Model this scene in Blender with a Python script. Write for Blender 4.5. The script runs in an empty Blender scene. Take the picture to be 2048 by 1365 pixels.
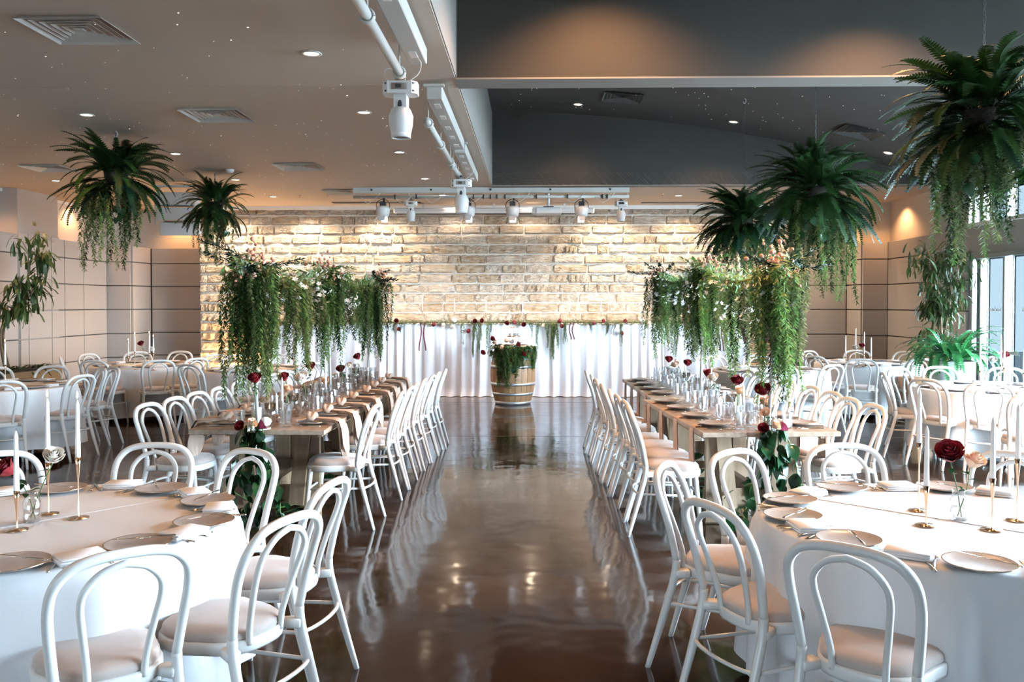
import bpy, math, random
from mathutils import Vector, Matrix
R0 = random.Random(7)
S = bpy.context.scene
COL = S.collection
PI = math.pi
# ---------------------------------------------------------------- camera
F = 1750.0; HC = 1.65; YAW = math.atan((1063 - 1024) / F); PIT = math.radians(1.2)
PPY = 608 + F * math.tan(PIT)
cd = bpy.data.cameras.new('camera'); cam = bpy.data.objects.new('camera', cd); COL.objects.link(cam)
cd.sensor_width = 36; cd.lens = F / 2048 * 36; cd.clip_start = .05; cd.clip_end = 300
cd.shift_y = (PPY - 682.5) / 2048
cam.location = (0, 0, HC); cam.rotation_euler = (PI / 2 - PIT, 0, YAW)
S.camera = cam
CR = Matrix.Rotation(YAW, 3, 'Z') @ Matrix.Rotation(PI / 2 - PIT, 3, 'X')
def ray(px, py): return CR @ Vector(((px - 1024) / F, (PPY - py) / F, -1))
def GZ(px, py, z):
    r = ray(px, py); t = (z - HC) / r.z; return Vector((r.x * t, r.y * t, z))
def GY(px, py, y):
    r = ray(px, py); t = y / r.y; return Vector((r.x * t, y, HC + r.z * t))
def GX(px, py, x):
    r = ray(px, py); t = x / r.x; return Vector((x, r.y * t, HC + r.z * t))
# ---------------------------------------------------------------- world and light
W = bpy.data.worlds.new('sky'); S.world = W; W.use_nodes = True
nt = W.node_tree; bg = nt.nodes['Background']
tc = nt.nodes.new('ShaderNodeTexCoord'); sx = nt.nodes.new('ShaderNodeSeparateXYZ'); rp = nt.nodes.new('ShaderNodeValToRGB')
nt.links.new(tc.outputs['Generated'], sx.inputs[0]); nt.links.new(sx.outputs['Z'], rp.inputs[0])
nt.links.new(rp.outputs[0], bg.inputs[0])
e = rp.color_ramp.elements
e[0].position = 0; e[0].color = (.69, .85, 1, 1); e[1].position = .6; e[1].color = (.55, .77, 1, 1)
bg.inputs[1].default_value = 120
S.view_settings.view_transform = 'Standard'; S.view_settings.look = 'None'
S.view_settings.gamma = 1; S.view_settings.use_curve_mapping = False
S.view_settings.exposure = 0.28
C = S.cycles
C.use_denoising = True; C.max_bounces = 9; C.diffuse_bounces = 4; C.glossy_bounces = 3; C.transmission_bounces = 7
C.transparent_max_bounces = 12; C.caustics_reflective = False; C.caustics_refractive = False
C.sample_clamp_indirect = 6; C.use_adaptive_sampling = True; C.adaptive_threshold = .03
def portal(name, loc, rot, sx_, sy_):
    l = bpy.data.lights.new(name, 'AREA'); l.shape = 'RECTANGLE'; l.size = sx_; l.size_y = sy_
    l.cycles.is_portal = True
    o = bpy.data.objects.new(name, l); o.location = loc; o.rotation_euler = rot; COL.objects.link(o)
YB = -5.0          # wall behind the camera
YW0 = 2.0          # the window run starts here
portal('window_light', (6.60, (YW0 + 13.1) / 2, 1.75), (0, PI / 2, 0), 3.4, 13.1 - YW0)
portal('window_light', (-4.0, YB - .25, 1.25), (PI / 2, 0, 0), 4.6, 2.3)  # guides sky light through the added fill window
WARM = (1, .53, .24)
# ---------------------------------------------------------------- materials
MATS = {}
def mat(name, col, rough=.5, noise=0, nscale=8, col2=None, bump=0, bscale=40, metal=0, trans=0, coat=0, sheen=0, emit=None, es=0, stretch=None, spec=None, sss=0, ior=None, det=4, bdist=.01, leafy=0):
    m = bpy.data.materials.new(name); m.use_nodes = True; n = m.node_tree; p = n.nodes['Principled BSDF']; L = n.links.new
    I = p.inputs
    I['Base Color'].default_value = (*col, 1); I['Roughness'].default_value = rough; I['Metallic'].default_value = metal
    I['Transmission Weight'].default_value = trans; I['Coat Weight'].default_value = coat; I['Sheen Weight'].default_value = sheen
    if ior: I['IOR'].default_value = ior
    if spec is not None: I['Specular IOR Level'].default_value = spec
    if sss:
        I['Subsurface Weight'].default_value = sss; I['Subsurface Radius'].default_value = (.02, .015, .01)
    if emit: I['Emission Color'].default_value = (*emit, 1); I['Emission Strength'].default_value = es
    if noise or bump:
        t = n.nodes.new('ShaderNodeTexCoord'); mp = n.nodes.new('ShaderNodeMapping'); L(t.outputs['Object'], mp.inputs[0])
        if stretch: mp.inputs['Scale'].default_value = stretch
        oi = n.nodes.new('ShaderNodeObjectInfo'); ad = n.nodes.new('ShaderNodeVectorMath'); ad.operation = 'ADD'
        ml = n.nodes.new('ShaderNodeMath'); ml.operation = 'MULTIPLY'; ml.inputs[1].default_value = 37
        L(oi.outputs['Random'], ml.inputs[0]); L(mp.outputs[0], ad.inputs[0]); L(ml.outputs[0], ad.inputs[1])
    if noise:
        nz = n.nodes.new('ShaderNodeTexNoise'); nz.inputs['Scale'].default_value = nscale; nz.inputs['Detail'].default_value = det
        L(ad.outputs[0], nz.inputs['Vector'])
        mx = n.nodes.new('ShaderNodeMix'); mx.data_type = 'RGBA'
        c2 = col2 or tuple(c * (1 - noise) for c in col)
        mx.inputs[6].default_value = (*col, 1); mx.inputs[7].default_value = (*c2, 1)
        mr = n.nodes.new('ShaderNodeMapRange'); mr.inputs[1].default_value = .35; mr.inputs[2].default_value = .65
        L(nz.outputs[0], mr.inputs[0]); L(mr.outputs[0], mx.inputs[0]); L(mx.outputs[2], I['Base Color'])
    if bump:
        nb = n.nodes.new('ShaderNodeTexNoise'); nb.inputs['Scale'].default_value = bscale; nb.inputs['Detail'].default_value = 5
        b = n.nodes.new('ShaderNodeBump'); b.inputs['Strength'].default_value = bump; b.inputs['Distance'].default_value = bdist
        L(ad.outputs[0], nb.inputs['Vector']); L(nb.outputs[0], b.inputs['Height']); L(b.outputs[0], I['Normal'])
    if leafy < 0:
        oi = n.nodes.new('ShaderNodeObjectInfo'); hs = n.nodes.new('ShaderNodeHueSaturation'); mr = n.nodes.new('ShaderNodeMapRange'); mr.inputs[3].default_value = 1 + leafy; mr.inputs[4].default_value = 1 - leafy
        L(oi.outputs['Random'], mr.inputs[0]); L(mr.outputs[0], hs.inputs['Value']); mr2 = n.nodes.new('ShaderNodeMapRange'); mr2.inputs[3].default_value = 1.35; mr2.inputs[4].default_value = .75; L(oi.outputs['Random'], mr2.inputs[0]); L(mr2.outputs[0], hs.inputs['Saturation'])
        L(I['Base Color'].links[0].from_socket, hs.inputs['Color']); L(hs.outputs[0], I['Base Color'])
    if leafy > 0:
        oi = n.nodes.new('ShaderNodeObjectInfo')
        hs = n.nodes.new('ShaderNodeHueSaturation'); mr = n.nodes.new('ShaderNodeMapRange')
        mr.inputs[3].default_value = 1 - leafy; mr.inputs[4].default_value = 1 + leafy
        L(oi.outputs['Random'], mr.inputs[0]); L(mr.outputs[0], hs.inputs['Value'])
        src = I['Base Color'].links[0].from_socket if I['Base Color'].links else None
        if src: L(src, hs.inputs['Color'])
        else: hs.inputs['Color'].default_value = (*col, 1)
        L(hs.outputs[0], I['Base Color'])
        tr = n.nodes.new('ShaderNodeBsdfTranslucent'); ms = n.nodes.new('ShaderNodeMixShader'); ms.inputs[0].default_value = .2
        L(hs.outputs[0], tr.inputs[0]); L(p.outputs[0], ms.inputs[1]); L(tr.outputs[0], ms.inputs[2])
        L(ms.outputs[0], n.nodes['Material Output'].inputs[0])
    MATS[name] = m; return m
mat('chair_paint', (.66, .65, .63), .38, coat=.2)
mat('suede', (.45, .375, .335), .85, noise=.18, nscale=7, sheen=.4)
mat('linen_white', (.70, .70, .71), .75, bump=.12, bscale=9, bdist=.02)
mat('satin', (.86, .86, .90), .42, sheen=.2)
mat('napkin_white', (.86, .84, .84), .8)
mat('napkin_beige', (.55, .42, .34), .85, noise=.12, nscale=12, bump=.2, bscale=30)
mat('napkin_blush', (.60, .43, .35), .85, noise=.1, nscale=12)
mat('plank_wood', (.41, .30, .22), .34, noise=1, nscale=3.5, col2=(.29, .205, .145), stretch=(9, .8, 9), bump=.15, bscale=12, coat=.15)
mat('pine', (.29, .20, .125), .6, noise=1, nscale=4, col2=(.21, .135, .08), stretch=(6, 6, .9))
mat('plate_ceramic', (.43, .37, .335), .28, noise=.12, nscale=30)
mat('gold', (.80, .56, .38), .18, metal=1)
mat('steel', (.62, .58, .54), .2, metal=1)
mat('zinc', (.55, .56, .57), .42, metal=.85, noise=.25, nscale=6)
mat('wax', (.92, .90, .88), .45, sss=.15)
mat('flame', (1, .8, .4), .5, emit=(1, .72, .35), es=14)
mat('rose_red', (.27, .010, .018), .6, noise=.6, nscale=20)
mat('rose_pink', (.30, .02, .07), .55)
mat('rose_white', (.90, .86, .80), .6)
mat('rose_blush', (.85, .62, .45), .6)
mat('berry', (.60, .28, .18), .6, noise=.3, nscale=20)
mat('petal_white', (.86, .84, .80), .6)
mat('ribbon', (.10, .01, .02), .45)
mat('fern_green', (.013, .046, .008), .6, spec=.25, noise=.5, nscale=6, leafy=.4)
mat('fern_deep', (.006, .030, .014), .5, spec=.3, noise=.4, nscale=6, leafy=.4)
mat('vine_green', (.085, .22, .045), .5, noise=.55, nscale=4, col2=(.15, .19, .055), leafy=.4)
mat('vine_olive', (.22, .25, .10), .55, noise=.4, nscale=4, leafy=.3)
mat('leaf_gloss', (.012, .060, .02), .28, noise=.5, nscale=9, leafy=.45)
mat('leaf_tree', (.075, .14, .035), .42, noise=.4, nscale=6, leafy=.5)
mat('bark', (.20, .13, .07), .8, noise=.4, nscale=12)
mat('basket', (.02, .016, .01), .95, bump=.6, bscale=60)
mat('chain', (.05, .045, .04), .5, metal=.6)
mat('frost', (.9, .9, .9), .15)
mat('white_metal', (.50, .49, .46), .4)
mat('light_housing', (.82, .81, .80), .3)
mat('dark_plastic', (.03, .03, .035), .4)
mat('cable', (.72, .70, .66), .5)
mat('ceiling_light_paint', (.54, .435, .35), .85)
mat('ceiling_dark_paint', (.036, .031, .024), .85)
mat('ceiling_paint_shaded', (.21, .19, .172), .85)  # ceiling paint again, shade put into its colour where the faces came out too bright
mat('ceiling_vent_paint', (.60, .57, .53), .6)
mat('vent_dark', (.05, .05, .045), .6)
mat('wall_paint', (.70, .60, .50), .8)
mat('panel_fabric', (.42, .38, .35), .85, bump=.15, bscale=300, bdist=.002)
mat('panel_joint', (.14, .12, .11), .8)
mat('header_paint', (.42, .39, .37), .7)
mat('frame_white', (.85, .87, .88), .3)
mat('frame_grey', (.30, .32, .32), .4)
mat('mortar', (.76, .70, .62), .9)
mat('stone', (.80, .72, .62), .8, noise=1, nscale=4, col2=(.62, .48, .35), bump=1, bscale=8, bdist=.12, det=6, leafy=-.13)
mat('oak', (.36, .20, .10), .5, noise=1, nscale=3, col2=(.27, .14, .065), stretch=(5, 5, .7))
mat('pot_grey', (.50, .50, .50), .6)
mat('trough_dark', (.06, .06, .055), .5)
mat('lamp_glass', (1, .9, .8), .5, emit=(1, .80, .58), es=16)
mat('led', (1, .8, .6), .5, emit=(1, .72, .42), es=9)
mat('star', (1, 1, 1), .5, emit=(1, .95, .9), es=2.2)
mat('black_metal', (.02, .02, .02), .5)
mat('speaker_paint', (.62, .62, .62), .5)
mat('ground_out', (.30, .30, .29), .9)
def glassmat(name, tint, gl, rough=.02, ior=1.35):
    m = bpy.data.materials.new(name); m.use_nodes = True; n = m.node_tree; n.nodes.remove(n.nodes['Principled BSDF'])
    t = n.nodes.new('ShaderNodeBsdfTransparent'); t.inputs[0].default_value = (*tint, 1)
    g = n.nodes.new('ShaderNodeBsdfGlossy'); g.inputs['Roughness'].default_value = rough; g.inputs[0].default_value = (1, 1, 1, 1)
    lw = n.nodes.new('ShaderNodeLayerWeight'); lw.inputs[0].default_value = .5; fr = n.nodes.new('ShaderNodeMath'); fr.operation = 'POWER'; fr.inputs[1].default_value = 3.2 if ior == 1.35 else ior; n.links.new(lw.outputs['Facing'], fr.inputs[0])
    ma = n.nodes.new('ShaderNodeMath'); ma.operation = 'MULTIPLY_ADD'; ma.inputs[1].default_value = 1 - gl; ma.inputs[2].default_value = gl
    mx = n.nodes.new('ShaderNodeMixShader'); L = n.links.new
    L(fr.outputs[0], ma.inputs[0]); L(ma.outputs[0], mx.inputs[0]); L(t.outputs[0], mx.inputs[1]); L(g.outputs[0], mx.inputs[2])
    L(mx.outputs[0], n.nodes['Material Output'].inputs[0]); MATS[name] = m
glassmat('glass', (.975, .98, .985), .16, .04, 1.9)
glassmat('pane', (.074, .079, .080), 0, .02, 9)
glassmat('pane_sheer', (.72, .74, .74), 0, .02, 9)  # tint added on unseen panes to weaken daylight over the right tables
glassmat('fill_pane', (.30, .31, .315), 0, .02, 9)  # glass of the added fill window, dimmed to set its fill level
glassmat('pane_clear', (.9, .92, .92), .02)
def floor_mat():
    m = mat('concrete', (.020, .011, .007), .2, noise=1, nscale=.9, col2=(.040, .022, .013), det=8)
    n = m.node_tree; L = n.links.new; p = n.nodes['Principled BSDF']
    g = n.nodes.new('ShaderNodeNewGeometry')
    a = n.nodes.new('ShaderNodeTexNoise'); a.inputs['Scale'].default_value = 2.2; a.inputs['Detail'].default_value = 6; L(g.outputs['Position'], a.inputs['Vector'])
    r = n.nodes.new('ShaderNodeMapRange'); r.inputs[1].default_value = .3; r.inputs[2].default_value = .7; r.inputs[3].default_value = .05; r.inputs[4].default_value = .16
    L(a.outputs[0], r.inputs[0]); L(r.outputs[0], p.inputs['Roughness'])
    b1 = n.nodes.new('ShaderNodeTexNoise'); b1.inputs['Scale'].default_value = 2.6; b1.inputs['Detail'].default_value = 2; L(g.outputs['Position'], b1.inputs['Vector'])
    bp = n.nodes.new('ShaderNodeBump'); bp.inputs['Strength'].default_value = .22; bp.inputs['Distance'].default_value = .02
    L(b1.outputs[0], bp.inputs['Height']); L(bp.outputs[0], p.inputs['Normal'])
    p.inputs['Coat Weight'].default_value = .12; p.inputs['Coat Roughness'].default_value = .05
    L(bp.outputs[0], p.inputs['Coat Normal']); p.inputs['Specular IOR Level'].default_value = .36
floor_mat()
# ---------------------------------------------------------------- mesh helpers
class MB:
    def __init__(s): s.v = []; s.f = []; s.M = None
    def add(s, vs, fs):
        k = len(s.v); M = s.M
        s.v += [tuple(M @ Vector(q)) for q in vs] if M else [tuple(q) for q in vs]
        s.f += [tuple(i + k for i in f) for f in fs]; return s
    def box(s, c, d, rz=0, b=0, ry=0, rx=0):
        x, y, z = d[0] / 2, d[1] / 2, d[2] / 2
        m = Matrix.Translation(c) @ Matrix.Rotation(rz, 4, 'Z') @ Matrix.Rotation(ry, 4, 'Y') @ Matrix.Rotation(rx, 4, 'X')
        if b:   # chamfered
            vs = []
            for (sx_, sy_, sz_) in [(i, j, k) for i in (-1, 1) for j in (-1, 1) for k in (-1, 1)]:
                vs += [m @ Vector((sx_ * (x - b), sy_ * (y - b), sz_ * z)), m @ Vector((sx_ * (x - b), sy_ * y, sz_ * (z - b))), m @ Vector((sx_ * x, sy_ * (y - b), sz_ * (z - b)))]
            import bmesh
            bm = bmesh.new(); [bm.verts.new(q) for q in vs]; r = bmesh.ops.convex_hull(bm, input=bm.verts[:])
            bm.verts.index_update(); s.add([v.co[:] for v in bm.verts], [[v.index for v in f.verts] for f in bm.faces]); bm.free(); return s
        vs = [m @ Vector((i * x, j * y, k * z)) for i in (-1, 1) for j in (-1, 1) for k in (-1, 1)]
        return s.add(vs, [(0, 1, 3, 2), (4, 6, 7, 5), (0, 4, 5, 1), (2, 3, 7, 6), (0, 2, 6, 4), (1, 5, 7, 3)])
    def tube(s, pts, r, n=8, cap=True, flat=1):
        pts = [Vector(p) for p in pts]; k = len(pts); rs = r if isinstance(r, (list, tuple)) else [r] * k
        vs = []; fs = []; up = None
        for i, p in enumerate(pts):
            t = (pts[min(i + 1, k - 1)] - pts[max(i - 1, 0)]).normalized()
            if up is None:
                up = Vector((0, 0, 1)) if abs(t.z) < .9 else Vector((0, 1, 0))
            a = (up - t * up.dot(t)); a = a.normalized() if a.length > 1e-6 else t.orthogonal().normalized()
            up = a; b = t.cross(a)
            for j in range(n):
                th = 2 * PI * j / n; vs.append(p + (a * math.cos(th) * flat + b * math.sin(th)) * rs[i])
        for i in range(k - 1):
            for j in range(n):
                a_, b_ = i * n + j, i * n + (j + 1) % n; fs.append((a_, b_, b_ + n, a_ + n))
        if cap: fs += [tuple(range(n))[::-1], tuple(range((k - 1) * n, k * n))]
        return s.add(vs, fs)
    def lathe(s, prof, n=24, c=(0, 0, 0), cap=True):
        vs = []; fs = []; k = len(prof)
        for r, z in prof:
            for j in range(n):
                th = 2 * PI * j / n; vs.append((c[0] + r * math.cos(th), c[1] + r * math.sin(th), c[2] + z))
        for i in range(k - 1):
            for j in range(n):
                a_, b_ = i * n + j, i * n + (j + 1) % n; fs.append((a_, b_, b_ + n, a_ + n))
        if cap:
            if prof[0][0] > 1e-5: fs.append(tuple(range(n))[::-1])
            if prof[-1][0] > 1e-5: fs.append(tuple(range((k - 1) * n, k * n)))
        return s.add(vs, fs)
    def grid(s, fn, nu, nv):
        vs = [fn(i / nu, j / nv) for j in range(nv + 1) for i in range(nu + 1)]
        return s.add(vs, [(j * (nu + 1) + i, j * (nu + 1) + i + 1, (j + 1) * (nu + 1) + i + 1, (j + 1) * (nu + 1) + i) for j in range(nv) for i in range(nu)])
    def extr(s, poly, z0, z1):
        n = len(poly); return s.add([(x, y, z0) for x, y in poly] + [(x, y, z1) for x, y in poly], [tuple(range(n))[::-1], tuple(range(n, 2 * n))] + [(i, (i + 1) % n, n + (i + 1) % n, n + i) for i in range(n)])
    def blob(s, c, r, n=6, m=4):
        rx, ry, rz = r if isinstance(r, (tuple, list)) else (r, r, r)
        vs = [(c[0], c[1], c[2] - rz)]; fs = []
        for i in range(1, m):
            ph = -PI / 2 + PI * i / m
            for j in range(n): th = 2 * PI * j / n; vs.append((c[0] + rx * math.cos(ph) * math.cos(th), c[1] + ry * math.cos(ph) * math.sin(th), c[2] + rz * math.sin(ph)))
        vs.append((c[0], c[1], c[2] + rz)); L = len(vs) - 1
        for j in range(n): fs += [(0, 1 + (j + 1) % n, 1 + j), (L, L - n + j, L - n + (j + 1) % n)]
        for i in range(m - 2):
            for j in range(n): a = 1 + i * n + j; b = 1 + i * n + (j + 1) % n; fs.append((a, b, b + n, a + n))
        return s.add(vs, fs)
    def mesh(s, name, m, smooth=True):
        me = bpy.data.meshes.new(name); me.from_pydata(s.v, [], s.f)
        if m: me.materials.append(MATS[m])
        if smooth: me.polygons.foreach_set('use_smooth', [True] * len(me.polygons)); 
        me.update(); return me
    def obj(s, name, m, parent=None, loc=None, smooth=False, **k):
        return put(name, s.mesh(name, m, smooth), parent, loc, **k)
def put(name, me, parent=None, loc=None, rot=None, scale=None, **k):
    o = bpy.data.objects.new(name, me); COL.objects.link(o)
    if parent: o.parent = parent
    if loc is not None: o.location = loc
    if rot is not None: o.rotation_euler = rot
    if scale is not None: o.scale = scale if isinstance(scale, (tuple, list, Vector)) else (scale,) * 3
    for a, b in k.items(): o[a] = b
    return o
def empty(name, loc=(0, 0, 0), rz=0, **k): 
    o = put(name, None, None, loc, (0, 0, rz), **k); o.empty_display_size = .1; return o
def copy_tree(o, parent=None):
    c = o.copy(); COL.objects.link(c)
    if parent: c.parent = parent
    for ch in list(o.children): copy_tree(ch, c)
    return c
def cat(pts, n=6, closed=False):
    P = [Vector(p) for p in pts]; k = len(P); out = []
    rng = range(k) if closed else range(k - 1)
    for i in rng:
        if closed: a, b, c, d = P[(i - 1) % k], P[i], P[(i + 1) % k], P[(i + 2) % k]
        else: a, b, c, d = P[max(i - 1, 0)], P[i], P[i + 1], P[min(i + 2, k - 1)]
        for j in range(n):
            t = j / n; out.append(.5 * ((2 * b) + (c - a) * t + (2 * a - 5 * b + 4 * c - d) * t * t + (3 * b - a - 3 * c + d) * t ** 3))
    out.append(P[0] if closed else P[-1]); return out
ORD = ['nearest', 'second', 'third', 'fourth', 'fifth', 'sixth', 'seventh', 'eighth', 'ninth', 'tenth', 'eleventh', 'twelfth', 'thirteenth', 'fourteenth', 'fifteenth', 'sixteenth', 'seventeenth', 'eighteenth', 'nineteenth', 'twentieth']
def used(first=[True]): r = first[0]; first[0] = False; return r
class Proto:
    "first call hands out the built thing itself, later calls copies of it"
    def __init__(s, o): s.o = o; s.first = True
    def __call__(s, loc, rz=0, label=None, group=None, name=None, scale=None, rot=None):
        c = s.o if s.first else copy_tree(s.o); s.first = False
        c.location = loc; c.rotation_euler = rot if rot is not None else (0, 0, rz)
        if scale: c.scale = (scale,) * 3 if not isinstance(scale, (tuple, list)) else scale
        if label: c['label'] = label
        if group: c['group'] = group
        return c
# ================================================================ THE ROOM
XL, XR, YW, ZC = -8.5, 6.5, 16.72, 3.5
XS = -.625; Y1, Y1b, Y2 = 7.2, 7.5, 13.7
ST = dict(kind='structure')
MB().box((-1, 6.7, -.1), (17.4, 23.8, .2)).obj('floor', 'concrete', **ST)
jb = MB(); jb.box((-1, 10.85, .0006), (17.3, .012, .001)); jb.box((-1, 14.6, .0006), (17.3, .01, .001))
jb.obj('trim_1', 'vent_dark', **ST)
# flat left ceiling (three slabs, shadow joints between them), far right flat ceiling
ceil = empty('ceiling', (0, 0, ZC), **ST)
for a, b in ((YB, 7.425), (7.435, 13.95), (13.96, 17.9)):
    MB().box(((-8.9 + XS) / 2, (a + b) / 2, .1), (8.9 + XS, b - a, .2)).obj('ceiling_slab', 'ceiling_light_paint', ceil)
MB().box(((XS + 6.9) / 2, (Y2 + 17.9) / 2, .1), (6.9 - XS, 17.9 - Y2, .2)).obj('ceiling_slab', 'ceiling_light_paint', ceil)
MB().box((-4.7, 10.8, .16), (8.1, 9, .05)).obj('ceiling_backing', 'panel_joint', ceil)
def vz(x): return 4.64 - .0229 * (x - XS) ** 2
def vault(y0, y1):
    N = 40; b = MB(); xs = [XS + (6.95 - XS) * i / N for i in range(N + 1)]
    for k in range(N):
        b.add([(xs[k], y0, vz(xs[k])), (xs[k + 1], y0, vz(xs[k + 1])), (xs[k + 1], y1, vz(xs[k + 1])), (xs[k], y1, vz(xs[k])),
               (xs[k], y0, vz(xs[k]) + .15), (xs[k + 1], y0, vz(xs[k + 1]) + .15), (xs[k + 1], y1, vz(xs[k + 1]) + .15), (xs[k], y1, vz(xs[k]) + .15)], [(0, 1, 2, 3), (7, 6, 5, 4), (0, 4, 5, 1), (2, 6, 7, 3)])
    return b
vault(YB, Y1).obj('ceiling', 'ceiling_dark_paint', **ST)
vault(Y1b, Y2).obj('ceiling', 'ceiling_dark_paint', **ST)
# vertical bulkheads of the raised bays
MB().box((XS - .04, (YB + Y1) / 2, 4.17), (.1, Y1 - YB, 1.326)).obj('trim_2', 'ceiling_paint_shaded', **ST)
MB().box((XS - .04, (Y1 + Y2) / 2, 4.17), (.1, Y2 - Y1, 1.326)).obj('trim_2', 'ceiling_paint_shaded', **ST)
def bulk(y0, y1, name):
    N = 40; b = MB(); xs = [XS + (6.95 - XS) * i / N for i in range(N + 1)]
    poly = [(x, vz(x) + .1) for x in xs] + [(6.95, ZC), (XS, ZC)]
    n = len(poly); b.add([(x, y0, z) for x, z in poly] + [(x, y1, z) for x, z in poly], [tuple(range(n)), tuple(range(2 * n - 1, n - 1, -1))] + [(i, n + i, n + (i + 1) % n, (i + 1) % n) for i in range(n)])
    return b.obj(name, 'ceiling_dark_paint', **ST)
bulk(Y1, Y1b, 'trim_3'); bulk(Y2, Y2 + .2, 'trim_4')
MB().box(((XS + 6.9) / 2, (Y1 + Y1b) / 2, ZC - .004), (6.9 - XS, Y1b - Y1 + .01, .014)).obj('trim_5', 'ceiling_paint_shaded', **ST)
MB().box(((XS + 6.9) / 2, Y2 + .1, ZC - .004), (6.9 - XS, .21, .014)).obj('trim_6', 'ceiling_paint_shaded', **ST)
# back wall : plain backing
MB().box((-1, 17.85, 1.75), (17.4, .2, 3.6)).obj('wall_back', 'wall_paint', **ST)
# ---- acoustic panels: list of runs (x0,y0)-(x1,y1) with joints
ROWS = [.0, .15, .61, 1.07, 1.54, 2.0, 2.46, 2.78]
def panels(parent, p0, p1, vs, rows=ROWS, th=.04, inset=(0, 0)):
    "flat boards on a run from p0 to p1 (seen from its left-hand side), joints at fractions vs"
    a = Vector((*p0, 0)); d = Vector((*p1, 0)) - a; L_ = d.length; d.normalize(); n = Vector((d.y, -d.x, 0)); rz = math.atan2(d.y, d.x); g = .009
    for i in range(len(vs) - 1):
        u0, u1 = vs[i] * L_ + g, vs[i + 1] * L_ - g
        for k in range(len(rows) - 1):
            z0, z1 = rows[k] + g, rows[k + 1] - g
            c = a + d * (u0 + u1) / 2 + n * th / 2
            MB().box((c.x, c.y, (z0 + z1) / 2), (u1 - u0, th, z1 - z0), rz, b=.004).obj('wall_panel', 'panel_fabric', parent)
def wallbox(name, x0, x1, y0, y1, z0, z1, m='wall_paint', parent=None):
    o = MB().box(((x0 + x1) / 2, (y0 + y1) / 2, (z0 + z1) / 2), (x1 - x0, y1 - y0, z1 - z0)).obj(name, m, parent)
    if not parent: o['kind'] = 'structure'
    return o
# left side wall: niche wall at XL, thick panelled dado at x=-8.24
wl = empty('wall_left', (0, 0, 0), **ST)
wallbox('wall_core', XL - .2, XL, YB, 17.8, 0, ZC, parent=wl)
wallbox('dado_core', XL, -8.25, 8.0, 17.0, 0, 2.77, 'panel_joint', wl)
wallbox('pilaster', XL, -8.21, 13.83, 15.02, 0, ZC, 'panel_fabric', wl)
wallbox('wall_core', XL, -8.2, YB, 8.0, 0, ZC, parent=wl)
panels(wl, (-8.25, 9.0), (-8.25, 13.83), [0, .28, .52, .76, 1])
panels(wl, (-8.22, 13.83), (-8.22, 15.02), [0, .2, .78, 1], rows=ROWS[:-1] + [2.80])
panels(wl, (-8.25, 15.02), (-8.25, 16.75), [0, .12, .5, 1])
wallbox('trim_7', XL, XL + .05, 10, 17.6, ZC - .05, ZC, 'frame_white')
wallbox('pier_core', -8.46, -7.76, 16.8, 17.75, 0, 2.77, 'panel_joint', wl)
panels(wl, (-8.25, 16.8), (-7.75, 16.8), [0, 1]); panels(wl, (-7.76, 16.8), (-7.76, 17.6), [0, 1])
# left part of the back wall
wb = empty('wall_back', (0, 0, 0), **ST)
wallbox('dado_core', -7.75, -6.3, 17.62, 17.75, 0, 2.77, 'panel_joint', wb)
panels(wb, (-7.70, 17.62), (-6.35, 17.62), [0, .93, 1.0])
wallbox('dado_core', 4.95, 6.02, 16.8, 17.75, 0, 2.77, 'panel_joint', wb)
panels(wb, (4.95, 16.8), (5.98, 16.8), [0, .13, 1])
# right pier
wr = empty('wall_right', (0, 0, 0), **ST)
wallbox('pier_core', 6.03, 6.9, 16.06, 17.75, 0, 2.77, 'panel_joint', wr)
panels(wr, (6.03, 16.8), (6.03, 16.06), [0, 1]); panels(wr, (6.0, 16.06), (6.46, 16.06), [0, 1])
wallbox('wall_core', 6.60, 6.66, 13.15, 17.8, 0, ZC, parent=wr)
wallbox('dado_core', 6.50, 6.6, 13.15, 16.06, 0, 2.77, 'panel_joint', wr)
panels(wr, (6.50, 16.04), (6.50, 13.15), [0, .5, .74, 1])
wallbox('niche_pier', 6.48, 6.6, 13.15, 14.2, 2.78, ZC, 'panel_fabric', wr)
wallbox('wall_core', 6.56, 6.6, 14.2, 16.3, 2.78, ZC, 'wall_paint', wr)
wallbox('niche_back', 6.03, 6.9, 16.2, 16.4, 2.78, ZC, 'wall_paint', wr)
wf = empty('wall_front', (0, 0, 0), **ST)
for x0_, x1_, z0_, z1_ in ((-8.7, -6.3, 0, 5.0), (-1.7, 7.0, 0, 5.0), (-6.3, -1.7, 2.4, 5.0), (-6.3, -1.7, 0, .1)): wallbox('wall_core', x0_, x1_, YB - .2, YB, z0_, z1_, 'wall_paint', wf)
w3 = empty('fill_window', (0, 0, 0), **ST)  # unseen window added behind the camera as fill for the front left
for i in range(4): wallbox('pane', -6.3 + 1.15 * i + .03, -6.3 + 1.15 * (i + 1) - .03, YB - .11, YB - .10, .1, 2.4, 'fill_pane', w3)
for i in range(5): wallbox('mullion', -6.33 + 1.15 * i, -6.27 + 1.15 * i, YB - .13, YB - .07, .1, 2.4, 'frame_grey', w3)
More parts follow.
